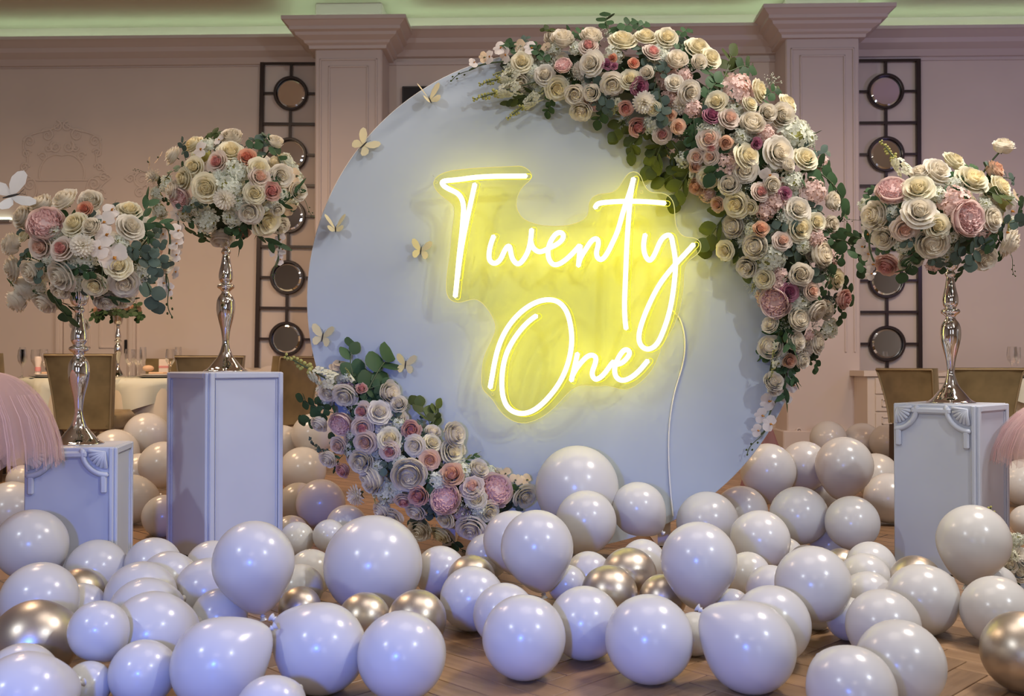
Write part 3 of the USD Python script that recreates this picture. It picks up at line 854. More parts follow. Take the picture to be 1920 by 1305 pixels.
# small stand with flowers on the back table
p = on_table(221, 8.75, tc, .93)
bs = Thing('flower_stand', 'small distant chrome flower stand on the left dining table', 'flower stand', loc=p)
sb = .0018
bs.part('stem', lathe([(r * sb, z * sb) for r, z in STP], 24), 'chrome', smooth=50)
bs.part('bowl', lathe([(r * sb * 1.3, z * sb) for r, z in STB], 24), 'chrome', smooth=40)
bw_b = p + [0, 0, 300 * sb]

# ================================================================== BACKDROP DISC, SIGN, CABLE, BUTTERFLIES
YD = 4.67
cD = P(1044, 560.5, YD); rD = 468 * S(YD)
dk = Thing('round_backdrop', 'big round white backdrop board standing behind the balloons', 'backdrop', loc=(cD[0], YD, 0))
n = 160
a = np.arange(n) * 2 * np.pi / n
zc_ = cD[2]
rings = np.linspace(0, 1, 14)
v, f = [], []
vv = np.stack([np.r_[0, rD * rings[1:] - 0][None, :] * np.cos(a)[:, None], np.zeros((n, 14)), zc_ + np.r_[0, rD * rings[1:]][None, :] * np.sin(a)[:, None]], -1)
wv = (meshkit.fbm(np.stack([vv[..., 0] * 2.2, vv[..., 2] * 2.2, vv[..., 2] * 0], -1), 3, 4) - .5) * .006 * (rings[None, :] < .97)
vv[..., 1] = -wv
front = T(vv.reshape(-1, 3), quads(n, 14, True)[:, ::-1])
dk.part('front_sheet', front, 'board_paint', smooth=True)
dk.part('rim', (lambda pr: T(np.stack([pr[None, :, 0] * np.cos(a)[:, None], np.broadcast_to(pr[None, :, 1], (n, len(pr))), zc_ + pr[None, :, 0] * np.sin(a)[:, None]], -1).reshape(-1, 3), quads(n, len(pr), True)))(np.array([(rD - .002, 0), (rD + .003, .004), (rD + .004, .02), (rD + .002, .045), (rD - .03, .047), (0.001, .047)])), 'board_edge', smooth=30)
for sx in (-.5, .5):
    dk.part('foot', hull([(sx + x, y, z) for x in (-.03, .03) for y, z in ((.05, 0), (.55, 0), (.55, .03), (.05, .03), (.05, 1.2), (.09, 1.2))]), 'board_edge')


def D(px, py, d=0.0):                                               # point in front of the board by d metres
    return P(px, py, YD - d)


SIGN_D, TUBE_D = .150, .168
TX = {
 'T_bar': [(986.7, 330), (931, 330.5), (887, 333), (851, 337.5), (829, 342), (832, 348), (844, 355.5), (858, 363), (866, 374), (869, 389), (868, 409), (866, 435), (862, 470), (858, 512), (853.5, 556)],
 'T_stem': [(890.4, 345), (880, 392), (871.5, 432), (864.5, 470), (858, 520)],
 'w': [(926, 442.5), (920, 459), (917, 476), (919, 489), (927, 493.6), (937.5, 487), (946.7, 469), (954, 461.6), (957.5, 472), (962, 487), (971, 494.7), (981, 487), (990, 470.6), (995, 449), (996.8, 430)],
 'e': [(995.5, 452), (1001, 466), (1012, 472), (1027, 466.5), (1045.5, 457), (1056, 444.5), (1053.6, 437.2), (1045.5, 437), (1034.5, 449), (1028, 467), (1030, 487), (1038.6, 496), (1050, 494), (1068.5, 480), (1087, 460)],
 'n': [(1088, 460), (1086, 482), (1084.6, 499)],
 'n_t': [(1085.5, 493), (1090, 481), (1100.7, 463.7), (1112, 449.5), (1119, 448), (1122, 455), (1119, 470), (1120, 482), (1126, 486.7), (1135, 480), (1147, 458), (1158, 433), (1167, 402), (1177.5, 370), (1188, 334.5)],
 't_stem': [(1188, 334.5), (1182.5, 367), (1179, 405), (1176.2, 445), (1174, 490), (1172.2, 535), (1171, 570), (1172, 599), (1174, 616.6)],
 't_bar': [(1116, 390), (1121, 382.5), (1131, 380), (1155, 378), (1182, 377.4), (1209, 378), (1247, 381)],
 'y': [(1210, 439.5), (1207, 456), (1207.5, 470), (1212, 483), (1218, 488), (1227, 477.5), (1236, 457), (1246, 443.5), (1256, 441.5), (1261, 455), (1265, 477.5), (1266.4, 500), (1264, 532), (1256, 581), (1243, 622), (1228, 648.5), (1213, 654.5), (1202, 647.6), (1198, 632), (1204, 604), (1218, 569), (1239, 530), (1266, 496), (1284.6, 476), (1300.7, 458)],
 'O': [(1006, 592), (983, 611), (965, 634), (951, 660), (943, 690), (941, 718), (943, 742), (951, 762), (965, 772.6), (983, 775), (1004, 767), (1031, 742), (1052, 712), (1066, 677), (1072, 638.5), (1069, 606.5), (1061, 582), (1046, 566), (1027, 562), (1004, 567.5), (976, 586), (951, 615.6), (935, 650), (926, 687), (919, 727)],
 'On': [(1082.8, 662.6), (1077, 689), (1071, 714)],
 'On2': [(1072, 708), (1079, 694), (1093, 676), (1108, 666), (1116.5, 670), (1113.7, 688), (1110.5, 702), (1116, 710.7), (1127.5, 706), (1141, 690), (1151, 677.5)],
 'Oe': [(1149, 680), (1162, 682), (1175, 672), (1180, 660), (1173.5, 655.7), (1163, 665), (1154, 684), (1152.7, 698), (1157.5, 709), (1168.7, 713), (1187, 705), (1203, 690), (1214.6, 676)],
}
sign = Thing('neon_sign', 'yellow neon script sign reading Twenty One on clear acrylic', 'neon sign', loc=D(1060, 580, SIGN_D))
from shapely.geometry import LineString, Polygon
from shapely.ops import unary_union
tr_ = 4.7 * S(YD)
for k_, pts in TX.items():
    q = spline(pts, max(24, 7 * len(pts)))
    p3 = np.array([D(x, y, TUBE_D) for x, y in q])
    sign.part('neon_tube', tube(p3, tr_, 12), 'neon', smooth=True, world=True)
    sign.part('led_backing', tube(np.array([D(x, y, TUBE_D - .010) for x, y in q]), tr_ * .62, 6), 'neon_backing', smooth=True, world=True)
    ln = LineString([(x + 4.6, y + .8) for x, y in q]).buffer(5.0, 12)
    for ring in [ln.exterior, *ln.interiors]:
        rp = np.array(ring.simplify(.25).coords)[:-1]
        if len(rp) > 8:
            sign.part('engraved_groove', tube(np.array([D(x, y, SIGN_D + .0035) for x, y in rp]), .75 * S(YD), 5, closed=True), 'neon_groove', smooth=True, world=True)
CONT = [(813, 342), (819, 332), (836, 323), (873, 317), (917, 314), (960, 312), (978, 312), (991, 319), (997, 328), (995, 336), (982, 348), (972, 363), (968, 382), (971, 396), (979, 408), (994, 417), (1019, 423), (1048, 424), (1067, 422), (1078, 419), (1094, 412), (1102, 402), (1104, 391), (1105, 381), (1112, 370), (1125, 364),
        (1147, 361), (1159, 353), (1168, 340), (1178, 326), (1188, 322), (1198, 326), (1204, 337), (1209, 349), (1220, 360), (1240, 362), (1254, 368), (1262, 379), (1265, 397), (1267, 421), (1273, 435), (1284, 444), (1300, 446), (1311, 452), (1314, 462), (1309.6, 474), (1291, 489), (1283, 507), (1281, 540), (1275, 576), (1262, 613),
        (1241, 650), (1228, 682), (1212, 705), (1194, 721), (1169, 730), (1139, 723), (1121, 724), (1093, 722), (1070, 732), (1045, 758), (1017, 781), (983, 793), (958, 787), (937, 769), (921, 746), (906, 730), (903, 710), (905, 682), (912, 659), (926, 629), (929, 611), (921, 590), (903, 567), (887, 561), (860, 567), (843, 560), (837, 542),
        (840, 502), (844, 475), (848, 431), (852, 395), (848, 383), (836, 373), (822, 361), (815, 351)]
cc = np.array(CONT + CONT[:3]); cs = spline(cc, 260); cs = cs[np.linalg.norm(cs - cc[0], axis=1).argmin():]
ring = cs[: 1 + np.argmin(np.linalg.norm(cs[200:] - cs[0], axis=1)) + 200][:-1]
pg = Polygon(ring).buffer(0)
pm = trimesh.creation.extrude_polygon(pg, .004, engine='earcut')
vv = np.array([D(x, y, SIGN_D) for x, y in pm.vertices[:, :2]]); vv[:, 1] -= pm.vertices[:, 2]
sign.part('acrylic_panel', T(vv, pm.faces), 'acrylic', world=True)
sign.part('panel_edge', tube(np.array([D(x, y, SIGN_D + .002) for x, y in ring]), .85 * S(YD), 6, closed=True), 'acrylic_edge', smooth=True, world=True)
for x, y in ((817.6, 341), (1203, 360), (923.5, 739)):
    an = np.linspace(0, 2 * np.pi, 17)[:-1]
    sign.part('screw_hole_rim', tube(np.array([D(x + 2.7 * math.cos(q), y + 2.7 * math.sin(q), SIGN_D + .004) for q in an]), .5 * S(YD), 5, closed=True), 'acrylic_edge', smooth=True, world=True)
    c0 = D(x, y, 0)
    sign.part('standoff', tube([c0 + [0, .0, 0], c0 + [0, -SIGN_D, 0]], .004, 10), 'wine_glass', smooth=30, world=True)
cb = spline([(1256, 581), (1268, 588), (1279, 608), (1284.5, 640), (1281, 680), (1268, 725), (1258.5, 770), (1254, 820), (1254.5, 880), (1258, 930), (1262, 968)], 60)
single('sign_cable', tube(np.array([D(x, y, .006 if y > 590 else .02) for x, y in cb]), 1.5 * S(YD), 8), 'cable_white', 'thin white cable hanging from the neon sign down the disc', 'cable', True)


def butterfly(label, c, size, spin, tilt, fold, mt, white=False):
    """local: body along +y (head up), wings to +-x, lifted towards +z"""
    t = Thing('paper_butterfly', label, 'butterfly', loc=c)
    B = frame((0, 0, 0), tilt, size, x=(math.cos(spin), 0, math.sin(spin)))
    up = [(0, .05), (.10, .30), (.30, .62), (.58, .80), (.78, .74), (.80, .50), (.66, .24), (.42, .06), (.12, -.02)]
    lo = [(0, 0), (.20, .02), (.48, -.04), (.62, -.24), (.58, -.48), (.44, -.62), (.26, -.56), (.10, -.30)]
    for s in (-1, 1):
        for nm, o in (('upper_wing', up), ('lower_wing', lo)):
            q = np.array(o)
            pg_ = Polygon(q).buffer(.03).buffer(-.03)
            m = trimesh.creation.extrude_polygon(pg_, .008, engine='earcut')
            m = m.subdivide()
            x, y, z = m.vertices.T
            zz = z + np.abs(x) * math.tan(fold) * (1 if nm == 'upper_wing' else .8) - .25 * x * x
            m.vertices = np.c_[s * x * math.cos(fold * .5), y, zz]
            if s < 0: m.faces = m.faces[:, ::-1]
            t.part(nm, xf(m, B), mt, smooth=40)
    t.part('body', xf(tube([(0, -.32, .04), (0, -.1, .05), (0, .15, .05), (0, .28, .05)], [.02, .045, .04, .025], 8), B), 'butterfly_body', smooth=True)
    for s in (-1, 1):
        t.part('antenna', xf(tube([(0, .28, .06), (s * .07, .42, .08), (s * .13, .52, .1)], .008, 5), B), 'butterfly_body')


def bf(label, px, py, size_px, spin_deg, fold=.5, tilt=(0, -1, 0), Y=None, mt='wing'):
    Yy = YD - .02 if Y is None else Y
    butterfly(label, P(px, py, Yy), size_px * S(Yy), math.radians(spin_deg), np.array(tilt, float), fold, mt)


bf('cream paper butterfly seen edge-on near the top left of the disc', 806, 189, 30, 25, .9, (.15, -.7, .7))
bf('cream paper butterfly sitting over the upper left rim of the disc', 682, 272, 30, -42, .5, (.2, -1, .1))
bf('cream paper butterfly seen from below on the left of the disc, alone above mid height', 629, 431, 27, 12, .9, (.1, -.7, .75))
bf('cream paper butterfly nearest the neon sign', 789, 470, 25, -8, .55, (.1, -1, .0))
bf('cream paper butterfly over the left rim of the disc at mid height', 605, 632, 28, -10, .55, (-.1, -1, .1))
bf('cream paper butterfly above the lower left garland', 760, 684, 25, -6, .75, (.15, -1, .0))
bf('large white butterfly at the left picture edge above the flowers', 22, 368, 48, -70, .6, (.3, -1, .3), Y=3.75, mt='white_wing')

# ================================================================== FLOWERS: one class of each kind and colour, copied bloom by bloom
def petal_patch(phi, width, r0, r1, h0, h1, curl=0.0, spiral=.10, nu=6, nv=6, ruffle=.0, seed=0, cut=.12, bowl=.62):
    """one cupped petal: base at radius r0, height h0; rim at radius r1, height h1, its edge curled outward"""
    u, v = np.meshgrid(np.linspace(-1, 1, nu), np.linspace(0, 1, nv), indexing='ij')
    vv = v * (1 - cut * np.abs(u) ** 2.4)
    wid = width * (.55 + .45 * np.sqrt(np.clip(v * 1.2, 0, 1)))
    an = phi + u * wid / 2
    r = r0 + (r1 - r0) * np.sin(np.pi / 2 * vv ** bowl)
    z = h0 + (h1 - h0) * vv ** 1.25
    k = np.clip((vv - .66) / .34, 0, 1) ** 1.6
    r = r + curl * k; z = z - abs(curl) * .75 * k ** 1.3
    r = r * (1 + spiral * u)
    if ruffle:
        p = np.stack([np.cos(an) * 4 + seed, np.sin(an) * 4, vv * 2 + seed * .7], -1)
        e = (meshkit.noise(p, seed) - .5) * ruffle * vv ** 2
        r = r + e; z = z + e * .8
    return T(np.stack([r * np.cos(an), r * np.sin(an), z], -1).reshape(-1, 3), quads(nu, nv))


def calyx(r=.20, z=-.36):
    parts = [tube([(0, 0, z - .22), (0, 0, z)], .04, 5), lathe([(0, z - .06), (r * .7, z - .02), (r, z + .08), (0, z + .10)], 8)]
    for k in range(5):
        a = k * 2 * np.pi / 5
        m = T([(0, -.10, 0), (0, .10, 0), (.32, 0, -.06), (.16, -.09, .03), (.16, .09, .03)], [(0, 3, 1), (1, 3, 4), (3, 2, 4)])
        m.vertices = m.vertices * [1.4, 1, 1] + [r * .7, 0, z + .05]
        parts.append(xf(m, trimesh.transformations.rotation_matrix(a, [0, 0, 1])))
    return cat_(parts)


def rose(openness, seed):
    """a dome: tight rolled heart standing highest, then wider and lower cups with rolled rims"""
    r = np.random.default_rng(seed)
    heart, outer = [], []
    a = r.uniform(0, 6)
    for k in range(11):                                             # rolled heart
        q = k / 10
        r1 = .055 + .37 * q
        heart.append(petal_patch(a, 2.9 - 1.0 * q, r1 * .6, r1 * (1 + .05 * r.standard_normal()), -.05, .60 - .10 * q + .025 * r.standard_normal(), .03 + .035 * q, .14, 7, 5, .05, seed + k, .06, .5)); a += 2.4
    for k in range(5):
        outer.append(petal_patch(a, 2.0, .22, .53 + .03 * r.random(), -.28, .44 + .03 * r.random(), .10 + .05 * openness, .09, 9, 7, .10, seed + 20 + k)); a += 1.2566 + .25 * r.standard_normal()
    for k in range(5):
        outer.append(petal_patch(a, 1.85, .24, .64 + .05 * openness + .03 * r.random(), -.34, .34 + .04 * r.random() - .06 * openness, .12 + .07 * openness, .08, 9, 7, .13, seed + 40 + k)); a += 1.2566 + .25 * r.standard_normal()
    n = 6 if openness > .8 else 4
    for k in range(n):
        outer.append(petal_patch(a, 1.55, .26, .68 + .14 * openness + .04 * r.random(), -.38, .22 - .14 * openness + .08 * r.random(), .14 + .06 * openness, .06, 9, 7, .17, seed + 60 + k)); a += 2 * np.pi / n + .25 * r.standard_normal()
    return heart, outer


def flower_class(name, shape, co, ch, seed):
    r = np.random.default_rng(seed)
    core_ = lambda rr, z: sphere((0, 0, z), (rr, rr, rr * .8), 2)
    if shape in ('rose', 'bud'):
        h, o = rose(1.0 if shape == 'rose' else .25, seed)
        hm, om = cat_(h + [core_(.34, .10)]), cat_(o)
        if shape == 'bud':
            for m in (hm, om): m.vertices = m.vertices * [1.1, 1.1, 1.35]
        return klass(name, [('outer_petals', om, co, True), ('heart', hm, ch, True), ('calyx', calyx(), 'stem_green', False)])
    if shape == 'peony':                                            # cup of big petals packed with ruffles
        o, h = [], []
        for k in range(7): o.append(petal_patch(k * .898 + .1 * r.standard_normal(), 1.7, .25, .84, -.40, .44 + .06 * r.random(), .03, .07, 8, 7, .10, seed + k, .10))
        for k in range(6): o.append(petal_patch(k * 1.047 + .5, 1.6, .25, .94, -.42, .22 + .08 * r.random(), .07, .06, 8, 7, .12, seed + 30 + k, .10))
        for k in range(64):
            q = math.sqrt((k + .5) / 64) * .70; a = k * 2.39996
            m = petal_patch(a + r.normal() * .8, 2.4, .03, .13, -.05, .20 + .06 * r.random(), .05, .15, 5, 4, .10, seed + 60 + k, .1)
            m.vertices = m.vertices + [q * math.cos(a), q * math.sin(a), .26 - .30 * q * q]
            h.append(m)
        h.append(sphere((0, 0, .02), (.66, .66, .34), 2))
        return klass(name, [('outer_petals', cat_(o), co, True), ('ruffled_heart', cat_(h), ch, True), ('calyx', calyx(), 'stem_green', False)])
    if shape == 'ball':                                             # cabbage rose, wide and full
        o, h = [], []
        for k in range(6): o.append(petal_patch(k * 1.047, 1.6, .25, .93, -.42, .22, .10, .06, 8, 7, .12, seed + k))
        for k in range(7): o.append(petal_patch(k * .898 + .3, 1.6, .25, .82, -.38, .40, .06, .07, 8, 7, .12, seed + 20 + k))
        for k in range(7): h.append(petal_patch(k * .898 + .8, 1.6, .2, .66, -.2, .50, -.02, .09, 7, 6, .10, seed + 40 + k))
        aa = 0.4
        for k in range(16):
            q = k / 15
            h.append(petal_patch(aa, 2.2 - .7 * q, .05 + .30 * q, .07 + .50 * q, 0, .56 - .07 * q + .03 * r.standard_normal(), .03, .13, 7, 5, .10, seed + 60 + k, .08, .5)); aa += 2.4
        h.append(sphere((0, 0, .12), (.46, .46, .30), 2))
        return klass(name, [('outer_petals', cat_(o), co, True), ('heart', cat_(h), ch, True), ('calyx', calyx(), 'stem_green', False)])
    if shape == 'hydrangea':                                        # dome of four-petalled florets
        fl_, ey = [], []
        n = 42
        for k in range(n):
            z = 1 - (k + .5) / n * 1.15; a = k * 2.39996; s = math.sqrt(max(0, 1 - z * z))
            d = np.array([s * math.cos(a), s * math.sin(a), z])
            pos_ = d * np.array([.86, .86, .62]) * (1 + .08 * r.standard_normal())
            B = frame(pos_, d + .35 * r.standard_normal(3), .27 + .04 * r.random(), spin=r.uniform(0, 6))
            for q in range(4):
                c, n_ = math.cos(q * np.pi / 2), math.sin(q * np.pi / 2)
                v = np.array([(0, 0, 0), (.45, -.40, .10), (.45, .40, .10), (.95, -.30, .02), (.95, .30, .02), (.55, 0, .02)])
                v = np.c_[v[:, 0] * c - v[:, 1] * n_, v[:, 0] * n_ + v[:, 1] * c, v[:, 2]]
                fl_.append(xf(T(v, [(0, 1, 5), (0, 5, 2), (1, 3, 5), (5, 4, 2), (3, 4, 5)]), B))
        core = sphere((0, 0, 0), (.7, .7, .46), 1)
        return klass(name, [('florets', cat_(fl_), co, False), ('core', core, ch, True)])
    if shape == 'mum':                                              # many slender petals
        o = []
        for k in range(70):
            z = 1 - (k + .5) / 70 * 1.1; a = k * 2.39996; s = math.sqrt(max(0, 1 - z * z))
            d = np.array([s * math.cos(a), s * math.sin(a), z])
            B = frame(d * .25, d, 1, x=(-d[1], d[0], .01), spin=0)
            v = np.array([(-.07, 0, 0), (.07, 0, 0), (-.12, .03, .42), (.12, .03, .42), (-.05, -.05, .66), (.05, -.05, .66)])
            o.append(xf(T(v, [(0, 1, 2), (1, 3, 2), (2, 3, 4), (3, 5, 4)]), B))
        return klass(name, [('petals', cat_(o), co, False), ('core', sphere((0, 0, 0), .35, 1), ch, True), ('calyx', calyx(), 'stem_green', False)])
    if shape == 'orchid':
        o = []
        def pet(a, l, w, lift):
            u, v = np.meshgrid(np.linspace(-1, 1, 7), np.linspace(0, 1, 7), indexing='ij')
            wd = w * np.sin(np.pi * (v * .86 + .07)) ** .6
            x, y = v * l, u * wd
            z = lift * v ** 2 - .12 * u * u * wd + .05
            return T(np.stack([x * math.cos(a) - y * math.sin(a), x * math.sin(a) + y * math.cos(a), z], -1).reshape(-1, 3), quads(7, 7))
        for a, l, w, lf in ((1.57, .92, .34, -.05), (3.66, .88, .32, -.08), (5.76, .88, .32, -.08)): o.append(pet(a, l, w, lf))
        o2 = [pet(.25, 1.0, .56, .06), pet(2.89, 1.0, .56, .06)]
        lip = [tube([(0, 0, .05), (0, -.10, .22), (0, -.30, .28)], [.07, .10, .03], 6), tube([(-.14, -.08, .10), (0, -.14, .2), (.14, -.08, .10)], [.03, .06, .03], 5)]
        return klass(name, [('sepals', cat_(o), co, True), ('broad_petals', cat_(o2), co, True), ('lip', cat_(lip), ch, True)])
    if shape == 'spray':                                            # baby's breath: fine stems and tiny blossoms
        st, bl = [], []
        for k in range(26):
            d = r.standard_normal(3) * [1, 1, .5] + [0, 0, .6]; d /= np.linalg.norm(d)
            e = d * r.uniform(.6, 1.05)
            st.append(tube([(0, 0, -.2), e * .5 + [0, 0, -.05], e], .012, 3, False))
            for q in range(3):
                bl.append(sphere(e + r.normal(0, .07, 3), .045, 0))
        return klass(name, [('fine_stems', cat_(st), ch, False), ('tiny_blossoms', cat_(bl), co, False)])


SPEC = {  # code: list of classes
 'W': ('rose', 'cream', 'cream_heart', 'white_rose'), 'C': ('rose', 'butter', 'butter_heart', 'cream_rose'), 'w': ('bud', 'cream', 'cream_heart', 'white_rose'),
 'Q': ('rose', 'blush', 'blush_heart', 'blush_rose'), 'P': ('rose', 'blush', 'pink_heart', 'pink_rose'), 'p': ('bud', 'pink', 'pink_heart', 'pink_rose'),
 'B': ('peony', 'peony', 'peony_heart', 'pink_peony'), 'M': ('rose', 'mauve', 'mauve_heart', 'mauve_rose'), 'O': ('rose', 'coral', 'coral_heart', 'coral_rose'),
 'X': ('rose', 'peach', 'peach_heart', 'peach_rose'), 'x': ('bud', 'peach', 'peach_heart', 'peach_rose'), 'b': ('ball', 'cream', 'cream_heart', 'white_garden_rose'),
 'H': ('hydrangea', 'hydrangea', 'stock_bud', 'white_hydrangea'), 'h': ('hydrangea', 'pink_hydrangea', 'peach', 'pink_hydrangea'), 'D': ('mum', 'cream', 'butter_heart', 'chrysanthemum'),
 'N': ('orchid', 'orchid', 'orchid_lip', 'orchid'), 'n': ('orchid', 'tan', 'stem_green', 'dried_orchid'), 'G': ('spray', 'hydrangea', 'dried', 'gypsophila')}
FCLS = {}
for ci, (code, (shape, co, ch, nm)) in enumerate(SPEC.items()):
    nvar = 3 if code in 'WCw' else 1
    FCLS[code] = [flower_class(f'{nm}_{shape}_{k}' if True else nm, shape, co, ch, 100 + 10 * ci + k) for k in range(nvar)]


def leaf(l, w, cup=.12, fold=.1):
    u, v = np.meshgrid(np.linspace(-1, 1, 5), np.linspace(0, 1, 6), indexing='ij')
    wd = w * np.sin(np.pi * np.clip(v * .9 + .06, 0, 1)) ** .75
    x, y = v * l, u * wd
    z = cup * np.sin(np.pi * v) * l * .3 - fold * np.abs(u) * wd
    return T(np.stack([x, y, z], -1).reshape(-1, 3), quads(5, 6))


def sprig_class(name, mt, n, l, w, kind, seed):
    """sprig along +x, one unit long, spreading in xy, facing +z"""
    r = np.random.default_rng(seed)
    q = spline([(-.35, 0, -.15), (0, 0, 0), (.4, .04 * r.standard_normal(), .06), (.75, .08 * r.standard_normal(), .04)], 16)
    parts = [('stem', tube(q, np.linspace(.022, .010, 16), 5), 'stem_green', True)]
    for k in range(n):
        s = (k + .6) / n
        p = q[min(15, int(s * 15) + 2 if s < .85 else 15)]
        side = 1 if k % 2 else -1
        a = side * (1.0 - .55 * s) + .2 * r.standard_normal() if k < n - 1 else .1 * r.standard_normal()
        B = trimesh.transformations.rotation_matrix(a, [0, 0, 1]) @ trimesh.transformations.rotation_matrix(.45 * r.standard_normal(), [1, 0, 0]) @ trimesh.transformations.rotation_matrix(.3 * r.standard_normal(), [0, 1, 0])
        B[:3, 3] = p
        parts.append(('leaf', xf(leaf(l * r.uniform(.8, 1.15), w * r.uniform(.85, 1.1)), B), mt, True))
    return klass(name, parts)


LCLS = {'e': [sprig_class(f'eucalyptus_green_{k}', 'leaf_green', 6, .42, .19, 0, 300 + k) for k in range(2)], 'g': [sprig_class(f'eucalyptus_grey_{k}', 'leaf_grey', 6, .40, .19, 0, 310 + k) for k in range(2)],
        'o': [sprig_class(f'eucalyptus_olive_{k}', 'leaf_olive', 6, .44, .20, 0, 320 + k) for k in range(2)], 'l': [sprig_class('slender_leaves', 'leaf_green', 6, .45, .09, 0, 331)], 'k': [sprig_class('baby_eucalyptus', 'leaf_grey', 12, .17, .09, 0, 341)]}
LNAME = dict(e='eucalyptus_sprig', g='eucalyptus_sprig', o='eucalyptus_sprig', l='leaf_sprig', k='baby_eucalyptus_sprig')


def spike_class(name, seed, mt_b='stock', mt_t='stock_bud'):
    """snapdragon-like spike along +x, one unit long: open florets below, tight buds at the tip"""
    r = np.random.default_rng(seed)
    bl, bu = [], []
    for k in range(16):
        s = k / 15
        for q in range(3):
            a = r.uniform(0, 6.28); d = np.array([.35, math.cos(a), math.sin(a)])
            rad = .10 * (1 - s) + .03
            c = np.array([s, 0, 0]) + d * rad
            if s < .42:
                for pq in range(4):
                    B = frame(c, d, .085, spin=pq * 1.57 + .3)
                    bl.append(xf(T([(0, 0, 0), (.6, -.5, .3), (.6, .5, .3), (1.1, -.3, .2), (1.1, .3, .2)], [(0, 1, 2), (1, 3, 2), (3, 4, 2)]), B))
            else:
                bu.append(sphere(c, .034 * (1.35 - s * .6), 1))
    return klass(name, [('stem', tube(np.c_[np.linspace(-.4, 1, 8), np.zeros(8), .02 * np.sin(np.linspace(0, 3, 8))], .014, 5), 'stem_green', True), ('open_florets', cat_(bl), mt_b, False), ('buds', cat_(bu), mt_t, True)])


SPIKE = spike_class('stock_spike', 400)
BUDSTEM = klass('orchid_bud_stem', [('stem', tube(spline([(-.2, 0, 0), (.2, .03, .05), (.6, -.04, .03), (1, .05, -.03)], 20), .014, 5), 'stem_green', True)] +
                [('bud', sphere((s, sd * .075, .02), (.042, .03, .03), 1), 'leaf_olive', True) for s, sd in ((.45, 1), (.62, -1), (.76, 1), (.88, -1), (1.0, .6))])

TOCAM = lambda p: (np.array([0, 0, H]) - p) / np.linalg.norm(np.array([0, 0, H]) - p)
IMG_X, IMG_Y = np.array([1.0, 0, 0]), np.array([0, 0, 1.0])


def put_flower(t, code, p, n, r, spin=None):
    c = FCLS[code]; cls = c[rnd.randrange(len(c))]
    t.inst(SPEC[code][3], cls, frame(p, n, r, spin=rnd.uniform(0, 6.28) if spin is None else spin))


def put_sprig(t, code, p, n, ang, length):
    """ang: image direction of growth, degrees anticlockwise from right"""
    d = IMG_X * math.cos(math.radians(ang)) + IMG_Y * math.sin(math.radians(ang))
    c = LCLS[code]
    t.inst(LNAME[code], c[rnd.randrange(len(c))], frame(p, n, length, x=d))


def put_along(t, name, cls, a, b, n=(0, -1, .2)):
    d = np.array(b) - np.array(a); l = np.linalg.norm(d)
    nn = np.array(n, float) - d * (np.array(n) @ d) / l ** 2
    t.inst(name, cls, frame(a, nn, l, x=d))


def rows(ox, oy, k, txt):
    out = []
    for it in txt.split(';'):
        it = it.strip()
        if not it: continue
        x, y, r, c = it.split()
        out.append((ox + float(x) / k, oy + float(y) / k, float(r) / k, c))
    return out


